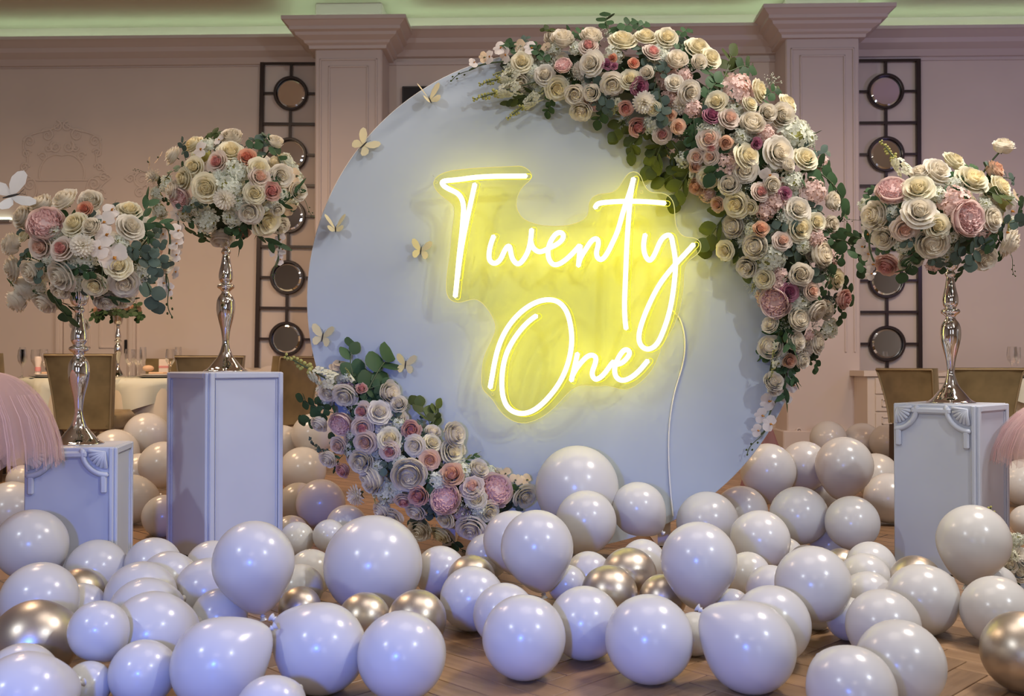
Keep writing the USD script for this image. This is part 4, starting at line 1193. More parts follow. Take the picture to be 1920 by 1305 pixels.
G_UP = rows(840, 20, 4.8, '1030 240 95 w;960 330 60 H;665 455 88 C;645 660 85 w;870 575 85 W;750 540 60 H;985 705 98 C;1035 490 70 B;1265 310 78 P;1290 220 90 w;1280 470 105 W;1160 330 65 H;1575 245 115 C;1780 215 92 C;1845 360 80 P;1430 480 48 M;1475 425 40 O;1495 495 34 M;1675 465 48 O;1480 670 100 W;1640 610 85 C;1730 685 76 M;1140 755 85 w;1290 740 72 w;1195 905 92 w;1335 850 58 B;1500 855 65 H;1600 880 62 p;1765 830 100 D;1850 880 60 C;1710 1050 80 p;1500 400 85 H;1420 215 55 G;1120 590 65 G;770 660 55 H;830 720 50 H;745 330 60 N;880 320 40 n;1600 1000 60 G;1880 1010 85 H') \
    + rows(1200, 20, 4.8, '245 230 92 C;525 315 105 C;645 415 92 C;535 460 70 w;335 430 90 w;310 640 75 W;460 740 98 W;685 815 90 C;885 685 128 h;1090 715 98 C;1345 820 90 C;1280 945 105 w;1150 920 80 w;810 960 90 Q;650 935 74 M;490 890 70 h;285 945 46 X;350 1045 62 X;200 1115 74 P;1015 1000 100 b;1140 1110 70 h;660 1090 95 H;620 1150 95 Q;775 1190 58 x;930 1130 85 H;1055 1195 50 M;1400 1090 140 H;1510 1150 80 H;110 470 60 G;420 530 60 G;1000 830 70 C;60 560 60 w;200 410 60 H;560 1060 60 H;120 1020 90 H;410 580 60 h') \
    + rows(1200, 260, 4.8, '505 165 68 Q;630 165 68 Q;640 80 62 P;410 200 78 H;980 150 118 C;1265 115 132 W;1500 165 105 C;940 280 108 W;770 260 110 h;500 250 55 x;610 350 90 C;800 410 92 w;1165 340 80 N;1195 420 70 b;1340 230 62 w;1380 370 85 H;1090 475 78 P;1310 490 55 M;1580 460 105 h;1745 560 82 w;1430 630 110 W;1230 560 90 h;1130 650 75 h;860 595 112 C;690 595 64 X;500 430 75 x;600 500 70 h;830 790 92 b;990 620 62 C;1090 810 68 x;1450 810 112 C;1600 750 82 C;1730 770 72 w;1285 915 78 Q;1030 970 102 b;755 1010 82 C;1650 1030 112 b;1600 900 90 h;1180 1080 115 H;960 1160 92 w;1110 1260 85 C;1780 1270 82 C;1450 1220 95 w;1250 1230 65 h;1340 1260 60 G;1640 1250 65 G;1720 1080 75 h;1010 720 65 G;1250 660 75 G;960 440 65 G;1330 720 70 H;1480 960 70 H;1000 820 60 H') \
    + rows(1320, 500, 6.4, '850 430 172 B;1030 300 102 M;1690 390 108 p;1160 440 115 H;1150 620 128 b;1370 540 122 b;790 690 100 w;1110 890 122 w;1380 900 132 W;790 960 128 b;1520 740 112 H;1030 1130 82 x;1190 1130 92 w;890 1130 75 H;1310 290 100 Q;1540 460 85 G;880 210 85 h;1330 720 80 G;960 700 70 G;1270 830 60 h;940 1030 60 H;600 250 90 G') \
    + rows(1320, 660, 6.4, '840 350 115 w;860 460 80 w')
G_UP_ORCH = rows(1320, 660, 6.4, '770 590 112 N;690 760 95 N;790 860 100 N;990 530 90 N;1065 400 85 N;640 940 80 N')
G_UP_ORCH2 = rows(840, 20, 4.8, '470 340 70 N;520 400 75 N;375 420 65 N;320 420 50 n;230 470 48 N;650 320 60 n;740 330 60 N')
G_LO = rows(540, 640, 6.4, '480 620 110 w;670 670 140 W;1230 610 130 w;1330 750 95 w;880 840 108 P;1100 840 132 W;630 1000 135 B;890 1040 115 P;370 1000 100 w;1480 1060 105 p;1220 1170 135 C;920 1220 130 Q;590 1260 100 Q;1510 1260 120 W;1740 1210 105 C;1740 1080 90 w;640 320 100 n;700 400 75 H;880 560 65 p;1150 1000 95 G;720 800 65 G;620 250 60 n;560 300 60 n;450 760 70 H;760 1120 60 H;1330 1000 70 H') \
    + rows(580, 800, 4.364, '655 205 76 P;1180 200 92 C;1195 60 95 w;985 275 74 X;420 290 95 w;500 440 110 w;815 400 126 b;1165 390 90 x;1330 490 88 Q;1525 520 126 B;1110 590 112 B;890 570 78 p;770 620 70 P;375 565 86 D;620 540 92 H;1775 580 92 C;590 690 80 w;660 760 92 W;860 710 82 W;1100 765 76 C;900 850 92 w;1065 900 82 C;1320 850 112 W;1480 700 82 C;1360 590 82 C;1390 340 78 w;1450 380 62 H;270 360 60 p;150 270 70 w;1600 380 50 n;1690 430 50 n;1780 430 52 n;1230 610 65 G;990 580 55 G;1280 700 92 G;1040 450 75 H;1250 360 65 H;1390 680 65 H;720 520 65 H;330 200 60 H;560 330 50 H;740 300 60 H;1000 870 70 G')
A_L = rows(0, 320, 4.66, '540 235 118 W;350 290 100 w;190 400 98 w;400 465 150 B;640 455 108 C;790 260 92 w;735 330 62 O;790 490 82 w;900 440 95 N;970 340 75 N;1130 330 98 C;1150 480 112 W;345 665 108 Q;530 675 98 P;80 640 100 w;80 850 112 W;270 880 108 w;510 930 138 W;720 650 105 D;750 770 95 H;990 750 115 N;860 680 85 N;920 560 92 N;1030 830 105 C;1080 990 122 W;820 1010 98 C;200 1040 112 w;130 1150 98 w;390 1150 112 w;530 1050 82 w;930 1130 102 w;1090 1130 85 w;1340 870 75 H;1440 820 85 w;200 560 65 C;620 800 80 H;480 560 80 H;1060 620 70 H;640 980 80 H;330 1000 70 H;1230 900 80 H;680 560 60 G;780 870 60 G;420 760 60 H')
A_LO = rows(0, 320, 4.66, '1430 560 70 N;1550 530 72 N;1540 640 70 N;1540 740 62 N;1350 650 68 N;1540 890 62 N;1420 980 60 N;1480 1040 60 N')
A_T = rows(250, 230, 4.833, '890 120 95 w;530 180 92 C;335 285 95 W;600 240 78 N;880 245 108 C;770 150 48 N;750 350 92 P;1030 310 82 O;540 400 88 C;180 490 88 D;440 510 98 C;655 590 122 C;935 430 105 H;1140 410 92 C;1150 490 92 Q;1345 485 98 W;870 560 115 H;420 690 98 B;1100 640 92 C;1255 620 78 p;1500 620 82 w;820 690 102 D;960 730 75 H;1050 810 112 W;1220 900 132 C;1340 940 82 w;800 1060 105 w;640 880 115 H;220 800 92 H;1200 760 42 H;1310 790 58 w;1430 800 60 n;1480 480 65 n;360 620 92 w;130 360 60 n;220 310 55 n;660 200 70 H;760 480 60 H;560 760 90 H;1280 730 60 H;300 560 80 H;900 850 90 H;1350 640 60 H;480 820 80 H;200 660 70 H;1000 1000 60 x')
A_TO = rows(250, 230, 4.833, '400 830 70 N;420 980 72 N;430 1080 68 N;390 1200 64 N;270 1020 64 N;1330 1060 60 N;1350 1150 58 N;1260 1160 55 N;1330 1240 52 N')
A_R = rows(1570, 240, 4.5, '1005 265 102 C;860 350 122 W;1150 415 132 C;1400 490 108 C;1340 350 82 x;680 500 122 C;690 370 72 w;465 520 122 B;1000 620 118 h;1110 760 142 B;700 695 132 W;305 740 118 w;570 855 102 Q;850 830 98 C;805 975 122 b;390 930 92 w;1330 760 102 W;1480 980 122 W;615 1120 102 w;420 1160 98 p;1240 1100 102 w;830 1150 75 h;840 560 65 H;1250 640 65 H;1480 700 75 N;1440 880 75 N;240 640 70 H;1000 480 60 H;560 980 80 H;960 900 70 H;1240 880 70 h;460 700 60 H;930 1060 70 H;1520 560 50 n;250 900 75 N')
A_RO = rows(1570, 240, 4.5, '200 1000 62 N;250 1060 62 N;290 1150 62 N;280 1230 55 N')


def leaves(ox, oy, k, txt):
    out = []
    for it in txt.split(';'):
        x, y, ang, l, c = it.split()
        out.append((ox + float(x) / k, oy + float(y) / k, float(ang), float(l) / k, c))
    return out


L_UP = leaves(840, 20, 4.8, '980 200 140 130 o;1150 260 70 170 e;1440 170 100 230 e;1560 190 60 200 e;1680 180 50 150 e;870 440 130 150 e;790 400 100 110 e;1300 600 -80 240 g;1390 720 -75 200 g;720 760 -150 200 o;930 790 -110 150 e;1420 830 -110 200 e;1590 960 -120 240 o;1640 1090 -90 230 o;1720 330 -80 200 g;1880 540 160 170 g;1860 690 -100 170 g;1900 770 -90 220 g;1510 380 40 120 e') \
    + leaves(1200, 20, 4.8, '340 230 60 160 e;360 300 -60 170 e;780 540 60 290 o;870 520 25 270 e;690 650 120 200 e;580 800 60 230 e;860 800 100 140 g;1130 780 40 180 e;250 600 110 150 g;180 780 -80 220 g;480 960 -80 240 e;470 1120 -90 200 e;170 1180 -120 280 o;300 1200 -60 220 o;970 1180 -40 230 e;1430 1200 40 170 g;1560 1260 10 200 g;100 1080 -150 190 o;620 1000 100 120 g') \
    + leaves(1200, 260, 4.8, '170 110 -110 260 o;260 130 -70 240 o;390 250 -150 270 o;420 330 -120 300 o;790 130 -120 260 e;900 340 170 200 e;1480 300 20 330 e;1660 340 -30 330 e;1600 640 150 180 g;1660 800 -60 160 e;1760 760 40 150 e;1170 850 -160 210 g;1390 1060 110 220 g;1430 1160 -30 230 g;740 720 -130 330 o;850 960 -70 260 o;1720 900 -10 330 e;1890 960 -60 250 e;1720 1180 60 240 e;690 480 60 120 e;1250 740 -30 190 g;1330 640 -70 170 e;850 880 -120 170 o') \
    + leaves(1320, 500, 6.4, '1640 150 -30 330 e;1330 370 -110 220 e;1150 50 -20 260 g;960 700 -80 330 l;900 800 -110 280 l;1640 430 -70 230 e;1380 330 40 200 e;1050 760 10 150 e;1010 1180 -70 230 l;920 1250 -120 170 l;1450 30 30 300 e') \
    + leaves(1320, 660, 6.4, '980 260 -95 330 l;1020 210 -60 200 l;850 270 -130 120 e')
L_LO = leaves(540, 640, 6.4, '780 430 95 420 e;940 620 60 560 e;930 560 130 230 e;1000 560 20 260 e;940 690 -130 190 e;370 800 170 260 e;440 850 -140 320 e;520 850 160 220 e;1320 960 100 230 g;1330 1000 -85 260 g;1700 980 110 330 o;1740 980 60 260 o;1640 1130 100 260 k;780 1150 -100 200 e;1180 640 -140 180 e;1280 700 -30 150 l') \
    + leaves(580, 800, 4.364, '360 90 -100 160 e;670 280 -140 160 g;700 300 -60 150 g;970 620 -30 170 g;920 730 -130 200 g;990 400 -20 130 l;1660 600 -50 110 g;1180 940 -60 180 e;980 720 20 170 g;240 270 -140 120 l;110 190 160 150 k;1290 270 40 110 l;1400 770 -60 120 e;1000 440 -100 110 e')
L_AL = leaves(0, 320, 4.66, '260 560 170 110 g;230 720 -150 120 g;410 790 -130 170 g;760 360 -50 150 g;1130 660 -20 190 g;1200 720 -40 220 g;1280 720 30 160 g;1300 760 -20 180 g;460 1080 -60 250 e;120 1000 -160 110 e;1240 900 -60 300 g;1260 460 10 230 l;1230 460 70 280 l;1150 1010 10 180 l;540 760 -20 230 g;620 830 -20 180 e;240 360 160 140 l;830 1060 -40 200 l;480 1120 -20 170 e')
L_AT = leaves(250, 230, 4.833, '640 170 70 130 o;690 150 20 130 o;460 290 100 130 g;640 730 -165 230 k;500 850 -55 200 e;1020 910 -150 160 e;1000 930 -100 230 l;1060 960 -50 280 l;1240 440 -60 130 e;1380 720 40 190 l;500 970 -50 170 e;430 400 -160 140 e;1330 610 -70 110 e;1060 920 20 130 e;700 470 -40 110 l')
L_AR = leaves(1570, 240, 4.5, '1420 420 10 160 g;1350 420 90 130 g;300 650 120 130 e;470 680 -90 160 g;980 830 -170 140 e;1030 900 -80 210 g;1150 910 -100 240 g;1200 870 -60 170 g;650 1050 -100 220 e;740 1070 -30 180 g;1400 810 10 190 g;230 950 170 220 l;700 930 -160 130 g;1010 400 -80 150 e;600 1000 -60 120 e;1260 530 -20 200 o;500 980 -150 130 e;960 500 -50 150 e;1330 880 -130 160 e')


# ------------------------------------------------------------------ garlands on the disc
def garland(label, line, bulge, flowers, sprigs, base):
    """line: centre line in photo pixels with half-widths; blooms stand on a mossy roll fixed to the board"""
    t = Thing('flower_garland', label, 'flower garland', loc=base)
    L = spline([q[:2] for q in line], 80)
    Wd = np.interp(np.linspace(0, 1, 80), np.linspace(0, 1, len(line)), [q[2] for q in line])
    Bg = np.interp(np.linspace(0, 1, 80), np.linspace(0, 1, len(line)), bulge)
    t.part('moss_base', (lambda pts, rr: (lambda m: (setattr(m, 'vertices', m.vertices * [1, .62, 1] + [0, YD * .38, 0]), m)[1])(tube(pts, rr, 10)))(np.array([P(x, y, YD - b * .50 - .01) for (x, y), b in zip(L, Bg)]), np.maximum(.010, np.minimum(Wd * S(YD) * .55, Bg * .47))), 'moss', smooth=True, world=True)
    def seat(x, y):
        d = np.hypot(L[:, 0] - x, L[:, 1] - y); k = int(d.argmin())
        off = np.array([x, y]) - L[k]
        q = min(1.25, np.hypot(*off) / Wd[k])
        depth = .050 + Bg[k] * math.sqrt(max(0.0, 1 - .8 * min(q, 1) ** 2))
        o = off / (np.hypot(*off) + 1e-6)
        n = np.array([o[0] * q * .85, -1.0, -o[1] * q * .85])
        return depth, n
    for x, y, r, c in flowers:
        dp, n = seat(x, y)
        if c in 'HhG': dp -= .025
        p = P(x, y, YD - dp)
        n = n + .28 * np.array([rnd.gauss(0, 1), 0, rnd.gauss(0, 1)]) + [0, 0, -.05]
        put_flower(t, c, p - n / np.linalg.norm(n) * r * S(YD - dp) * .25, n, r * S(YD - dp) * (1.22 if c in 'wxp' else 1.18))
    for x, y, a, l, c in sprigs:
        dp, n = seat(x, y)
        p = P(x, y, YD - max(.05, dp - .025))
        put_sprig(t, c, p, n + .5 * np.array([math.cos(math.radians(a)), -.8, math.sin(math.radians(a))]) * .4 + .25 * np.array([rnd.gauss(0, 1), 0, rnd.gauss(0, 1)]), a, l * S(YD - dp) * 1.15)
    for k in range(int(len(flowers) * .4)):                         # filler blooms deeper in the gaps
        i = rnd.randrange(3, 77)
        x, y = L[i] + Wd[i] * .85 * np.array([rnd.uniform(-1, 1), rnd.uniform(-1, 1)])
        dp, n = seat(x, y)
        put_flower(t, rnd.choice('HHHhwGDw'), P(x, y, YD - max(.03, dp - .075)), n, rnd.uniform(17, 23) * S(YD))
    # dark filler leaves between the blooms
    fill = 0
    for k in range(int(len(flowers) * .55)):
        i = rnd.randrange(4, 76)
        x, y = L[i] + Wd[i] * .8 * np.array([rnd.uniform(-1, 1), rnd.uniform(-1, 1)])
        dp, n = seat(x, y)
        put_sprig(t, rnd.choice('eegl'), P(x, y, YD - max(.03, dp - .11)), n + .4 * np.array([rnd.gauss(0, 1), 0, rnd.gauss(0, 1)]), rnd.uniform(0, 360), rnd.uniform(26, 40) * S(YD))
    return t, seat


gu, seat_u = garland('large flower garland arching over the upper right of the disc', [(945, 120, 30), (1000, 115, 55), (1085, 125, 72), (1200, 140, 95), (1310, 195, 105), (1395, 275, 110), (1460, 370, 110), (1480, 470, 100), (1495, 555, 78), (1480, 640, 52), (1455, 715, 26)], [.06, .10, .15, .19, .21, .22, .22, .21, .18, .13, .07], G_UP, L_UP, P(1240, 140, YD - .02))
gl_, seat_l = garland('smaller flower garland along the lower left rim of the disc', [(625, 725, 40), (680, 770, 66), (725, 830, 78), (775, 885, 80), (830, 925, 78), (890, 950, 70), (960, 930, 45)], [.07, .12, .16, .19, .20, .17, .08], G_LO, L_LO, P(720, 830, YD - .02))
def orch(t, items, Yf, nfun, nm=None):
    for x, y, r, c in items:
        Y = Yf(x, y); p = P(x, y, Y)
        put_flower(t, c, p, nfun(x, y), r * S(Y) * 1.05, spin=rnd.gauss(0, .35))
orch(gu, G_UP_ORCH, lambda x, y: YD - .06, lambda x, y: (.35 * rnd.gauss(0, 1), -1, .3 * rnd.gauss(0, 1)))
orch(gu, G_UP_ORCH2, lambda x, y: YD - .06, lambda x, y: (.35 * rnd.gauss(0, 1) - .2, -1, .3 * rnd.gauss(0, 1)))
def stem(t, pts, Y, r=.004): t.part('stem', tube(spline([P(x, y, Y) for x, y in pts], 24), r, 5), 'stem_green', smooth=True, world=True)
stem(gu, [(1475, 700), (1462, 740), (1444, 772), (1437, 800), (1425, 815)], YD - .045)
put_along(gu, 'orchid_bud_stem', BUDSTEM, P(1432, 808, YD - .05), P(1399, 851, YD - .04))
stem(gu, [(950, 115), (920, 118), (895, 124), (880, 132)], YD - .045)
put_along(gu, 'orchid_bud_stem', BUDSTEM, P(890, 127, YD - .05), P(845, 150, YD - .03))
for a, b in (((975, 138), (900, 158)), ((975, 162), (889, 186)), ((1010, 178), (952, 222)), ((965, 130), (925, 140))):
    put_along(gu, 'stock_spike', SPIKE, P(*a, YD - .10), P(*b, YD - .07))
for (x, y) in ((1151, 198), (1290, 334), (1410, 530), (1448, 655), (1446, 690)):
    put_along(gu, 'stock_spike', SPIKE, P(x + 8, y - 14, YD - .17), P(x, y + 16, YD - .16))
put_along(gl_, 'stock_spike', SPIKE, P(632, 722, YD - .12), P(537, 668, YD - .05))
put_along(gl_, 'stock_spike', SPIKE, P(662, 716, YD - .14), P(648, 690, YD - .14))
put_along(gl_, 'stock_spike', SPIKE, P(862, 868, YD - .12), P(884, 853, YD - .12))
put_along(gl_, 'stock_spike', SPIKE, P(700, 925, YD - .16), P(704, 944, YD - .16))
put_along(gl_, 'leaf_sprig', LCLS['k'][0], P(616, 850, YD - .03), P(586, 838, YD + .0))


# ------------------------------------------------------------------ arrangements on the stands
def arrangement(label, centre_px, Rpx, Yc, flowers, sprigs, orchids, loc, low, spikes=()):
    t = Thing('flower_arrangement', label, 'flower arrangement', loc=loc)
    R = np.array(Rpx, float)
    c = P(*centre_px, Yc)
    s = S(Yc)
    # foam ball seated in the bowl
    zb = loc[2]
    foam = sphere((c[0], Yc, (c[2] + zb) / 2 + .01), (R[0] * s * .42, R[0] * s * .40, max(.06, (c[2] + R[1] * s * .5 - zb) / 2)), 3)
    t.part('foam_ball', foam, 'moss', smooth=True, world=True)
    def seat(x, y):
        d = np.array([(x - centre_px[0]) / R[0], (y - centre_px[1]) / R[1]])
        q = min(1.0, np.hypot(*d))
        dep = R[0] * s * .85 * math.sqrt(max(0.02, 1 - q ** 2))
        n = np.array([d[0], -math.sqrt(max(.05, 1.02 - q ** 2)), -d[1]])
        return Yc - dep, n
    for x, y, r, cde in flowers:
        Y, n = seat(x, y)
        if cde in 'HhG': Y += .03
        n = n + .22 * np.array([rnd.gauss(0, 1), 0, rnd.gauss(0, 1)]) + [0, -.25, 0]
        p = P(x, y, Y)
        put_flower(t, cde, p - n / np.linalg.norm(n) * r * S(Y) * .25, n, r * S(Y) * (1.20 if cde in 'wxp' else 1.15), spin=rnd.gauss(0, .4) if cde in 'Nn' else None)
    for x, y, a, l, cde in sprigs:
        Y, n = seat(x, y)
        put_sprig(t, cde, P(x, y, Y + .025), n + .25 * np.array([rnd.gauss(0, 1), 0, rnd.gauss(0, 1)]) + [0, -.3, 0], a, l * S(Y) * 1.2)
    for k in range(20):
        a, q = rnd.uniform(0, 6.28), math.sqrt(rnd.random()) * .85
        x, y = centre_px[0] + R[0] * q * math.cos(a), centre_px[1] + R[1] * q * math.sin(a)
        Y, n = seat(x, y)
        put_sprig(t, rnd.choice('eegl'), P(x, y, Y + .11), n, math.degrees(-a) + rnd.gauss(0, 40), rnd.uniform(34, 55) * s)
    # the far side of the ball, seen only from aside
    for k in range(26):
        a, e = rnd.uniform(.15, 2.99), rnd.uniform(-.5, .9)
        n = np.array([math.cos(a) * math.cos(e), math.sin(a) * math.cos(e), math.sin(e)])
        p = c + n * np.array([R[0], R[0], R[1]]) * s * .80
        put_flower(t, rnd.choice('WCwQHHC'), p, n, rnd.uniform(19, 25) * s)
    orch(t, orchids, lambda x, y: Yc - .03, lambda x, y: (.45 * rnd.gauss(0, 1), -1, .3 * rnd.gauss(0, 1)))
    return t


YL, YT, YR = top_l[1], top_t[1], top_r[1]
al = arrangement('pink and white flower arrangement on the stand of the low left pedestal', (158, 462), (160, 118), YL, A_L, L_AL, A_LO, bw_l, 0)
stem(al, [(260, 470), (315, 430), (318, 470), (312, 520), (318, 545)], YL - .03)
put_along(al, 'orchid_bud_stem', BUDSTEM, P(314, 530, YL - .04), P(320, 595, YL - .03))
put_along(al, 'orchid_bud_stem', BUDSTEM, P(190, 500, YL - .30), P(196, 540, YL - .30))
put_flower(al, 'w', P(150, 606, YL + .05), (0.1, -.5, -1), 20 * S(YL))
at_ = arrangement('cream and peach flower arrangement on the stand of the tall pedestal', (432, 345), (148, 100), YT, A_T, L_AT, A_TO, bw_t, 0)
put_flower(at_, 'w', P(514, 268, YT - .05), (.2, -.6, .8), 19 * S(YT))
stem(at_, [(480, 312), (494, 296), (512, 272)], YT - .05)
stem(at_, [(330, 400), (334, 440), (330, 470), (334, 490)], YT - .03)
stem(at_, [(520, 430), (524, 460), (521, 490), (516, 500)], YT - .03)
put_along(at_, 'orchid_bud_stem', BUDSTEM, P(520, 480, YT - .04), P(512, 522, YT - .03))
put_along(at_, 'orchid_bud_stem', BUDSTEM, P(570, 376, YT - .05), P(588, 408, YT - .04))
put_along(at_, 'orchid_bud_stem', BUDSTEM, P(272, 322, YT - .05), P(250, 318, YT - .04))
ar = arrangement('cream and blush flower arrangement with one tall rose, on the right stand', (1775, 398), (160, 112), YR, A_R, L_AR, A_RO, bw_r, 0)
put_flower(ar, 'w', P(1881, 276, YR - .05), (.1, -.5, 1), 22 * S(YR))
stem(ar, [(1838, 332), (1856, 306), (1878, 281)], YR - .05)
put_along(ar, 'stock_spike', SPIKE, P(1702, 328, YR - .12), P(1652, 266, YR - .08))
stem(ar, [(1636, 435), (1630, 455), (1634, 478), (1639, 490)], YR - .06)
put_along(ar, 'orchid_bud_stem', BUDSTEM, P(1895, 482, YR - .05), P(1902, 518, YR - .04))
put_along(ar, 'orchid_bud_stem', BUDSTEM, P(1612, 412, YR - .05), P(1580, 414, YR - .04))

# small far arrangement on the back table
ba = Thing('flower_arrangement', 'small dark and peach flower arrangement far back on the left table', 'flower arrangement', loc=bw_b)
ba.part('foam_ball', sphere(bw_b + [0, 0, .03], (.13, .13, .05), 2), 'moss', smooth=True, world=True)
for k in range(26):
    a = k * 2.4; q = .16 * math.sqrt(k / 26) + .02
    p = bw_b + [q * math.cos(a), q * math.sin(a), .09 - 1.6 * q * q]
    put_flower(ba, 'xXMxpG'[k % 6], p, (math.cos(a) * q * 6, math.sin(a) * q * 6, .7), .038)
for k in range(14):
    a = k * .449
    put_sprig(ba, 'e', bw_b + [.13 * math.cos(a), .13 * math.sin(a), .02], (0, -1, .6), math.degrees(0 if math.cos(a) > 0 else 180) + rnd.gauss(0, 30) - 10, .11)

# white bouquet on the floor at the right edge
fb_p = P(1905, 1085, 3.75); fb_p[2] = 0
fb = Thing('floor_bouquet', 'white bouquet with tall budding spike on the floor at the right edge', 'bouquet', loc=fb_p)
for x, y, r, c in ((1905, 1040, 20, 'D'), (1893, 1062, 16, 'w'), (1912, 1075, 20, 'w'), (1890, 1032, 12, 'H'), (1908, 1012, 14, 'H'), (1925, 1050, 22, 'W')):
    put_flower(fb, c, P(x, y, 3.68), (-.4, -1, .5), r * S(3.68))
put_along(fb, 'stock_spike', SPIKE, P(1898, 1030, 3.70), P(1856, 952, 3.72))
put_along(fb, 'stock_spike', SPIKE, P(1905, 1050, 3.66), P(1886, 1010, 3.66))
for a, l in ((140, 40), (200, 45), (230, 50), (170, 36), (250, 50)):
    put_sprig(fb, 'e', P(1905, 1068, 3.70), (-.2, -1, .3), a, l * S(3.7))
fb.part('holder', lathe([(0, 0), (.06, 0), (.075, .12), (.06, .14), (0, .13)], 20), 'board_paint', smooth=30)
fb.part('stems', tube([fb_p + [0, 0, .12], P(1905, 1060, 3.72)], .02, 8), 'stem_green', smooth=True, world=True)


# ================================================================== TULLE SKIRTS AT THE PICTURE EDGES
def tutu(label, axis_px, top_py, hem_px, hem_py, Y, seed):
    c = P(axis_px, top_py, Y); hem_r = abs(hem_px - axis_px) * S(Y); zh = P(axis_px, hem_py, Y)[2]
    t = Thing('tulle_skirt', label, 'tulle skirt', loc=(c[0], Y, 0))
    r = np.random.default_rng(seed)
    n = 120
    a = np.arange(n) * 2 * np.pi / n
    zt = c[2]
    for L in range(4):
        R = hem_r * (1 - .07 * L); zb = zh + .02 * L
        rows_ = []
        for s in np.linspace(0, 1, 14):
            rad = .10 + (R - .10) * math.sin(s * np.pi / 2 * .98) ** .8
            z = zt - (zt - zb) * (1 - math.cos(s * np.pi / 2)) ** .95
            wv = 1 + (.03 + .02 * L) * s * np.sin((23 + 6 * L) * a + L) + .02 * s * np.sin(41 * a + 2 * L)
            rows_.append(np.c_[rad * wv * np.cos(a), rad * wv * np.sin(a), np.full(n, z) + .012 * s * np.sin(31 * a + L * 2)])
        t.part('tulle_layer', T(np.stack(rows_, 1).reshape(-1, 3), quads(n, 14, True)), 'tulle', smooth=True)
    strands = []
    for k in range(220):
        an = r.uniform(0, 6.28)
        q = []
        for s in (.45, .65, .85, 1.0):
            rad = .10 + (hem_r - .10) * math.sin(s * np.pi / 2 * .98) ** .8 * r.uniform(.98, 1.02)
            z = zt - (zt - zh) * (1 - math.cos(s * np.pi / 2)) ** .95 - (.02 * r.random() if s == 1 else 0)
            q.append((rad * math.cos(an + .01 * s), rad * math.sin(an), z))
        strands.append(tube(q, .0009, 3, False))
    t.part('tulle_fibres', cat_(strands), 'tulle_net', kind='stuff')
    t.part('waistband', lathe([(.10, zt - .02), (.105, zt - .015), (.105, zt + .015), (.10, zt + .02)], 32), 'ribbon', smooth=30)
    t.part('dress_form', lathe([(0, zt + .36), (.05, zt + .36), (.13, zt + .30), (.11, zt + .12), (.095, zt), (.11, zt - .08), (0, zt - .1)], 28), 'board_paint', smooth=True)
    t.part('pole', tube([(0, 0, .02), (0, 0, zt - .05)], .014, 10), 'stand_black', smooth=True)
    t.part('stand_foot', lathe([(0, 0), (.16, 0), (.16, .012), (.03, .03), (0, .03)], 28), 'stand_black', smooth=30)


tutu('pink tulle skirt at the left picture edge, above the low pedestal', -95, 696, 98, 868, 3.62, 5)
tutu('pink tulle skirt cut off by the right picture edge, beside the carved pedestal', 2075, 745, 1882, 868, 3.95, 9)

# ================================================================== BALLOONS
# egg of latex: knot at -z, equator at z = 0, radius 1
prof_b = []
for s in np.linspace(0, 1, 26):
    a = np.pi * s
    z = math.cos(a); r_ = math.sin(a)
    if z < 0:
        k = -z
        r_ = math.sin(a) * (1 - .10 * k ** 2) + .0
        z = -(k + .26 * k ** 4)
    prof_b.append((max(r_, .0), z * (1.04 if z > 0 else 1.0)))
prof_b[-1] = (.035, -1.265)
knot = [(.035, -1.25), (.045, -1.29), (.075, -1.31), (.05, -1.335), (.05, -1.345), (.10, -1.41), (.095, -1.415), (.04, -1.35), (0, -1.35)]
BW = klass('white_balloon', [('body', lathe(prof_b, 44), 'white_latex', True), ('knot', lathe(knot, 14), 'white_latex', True)])
BG = klass('gold_balloon', [('body', lathe(prof_b, 44), 'gold_latex', True), ('knot', lathe(knot, 14), 'gold_latex', True)])
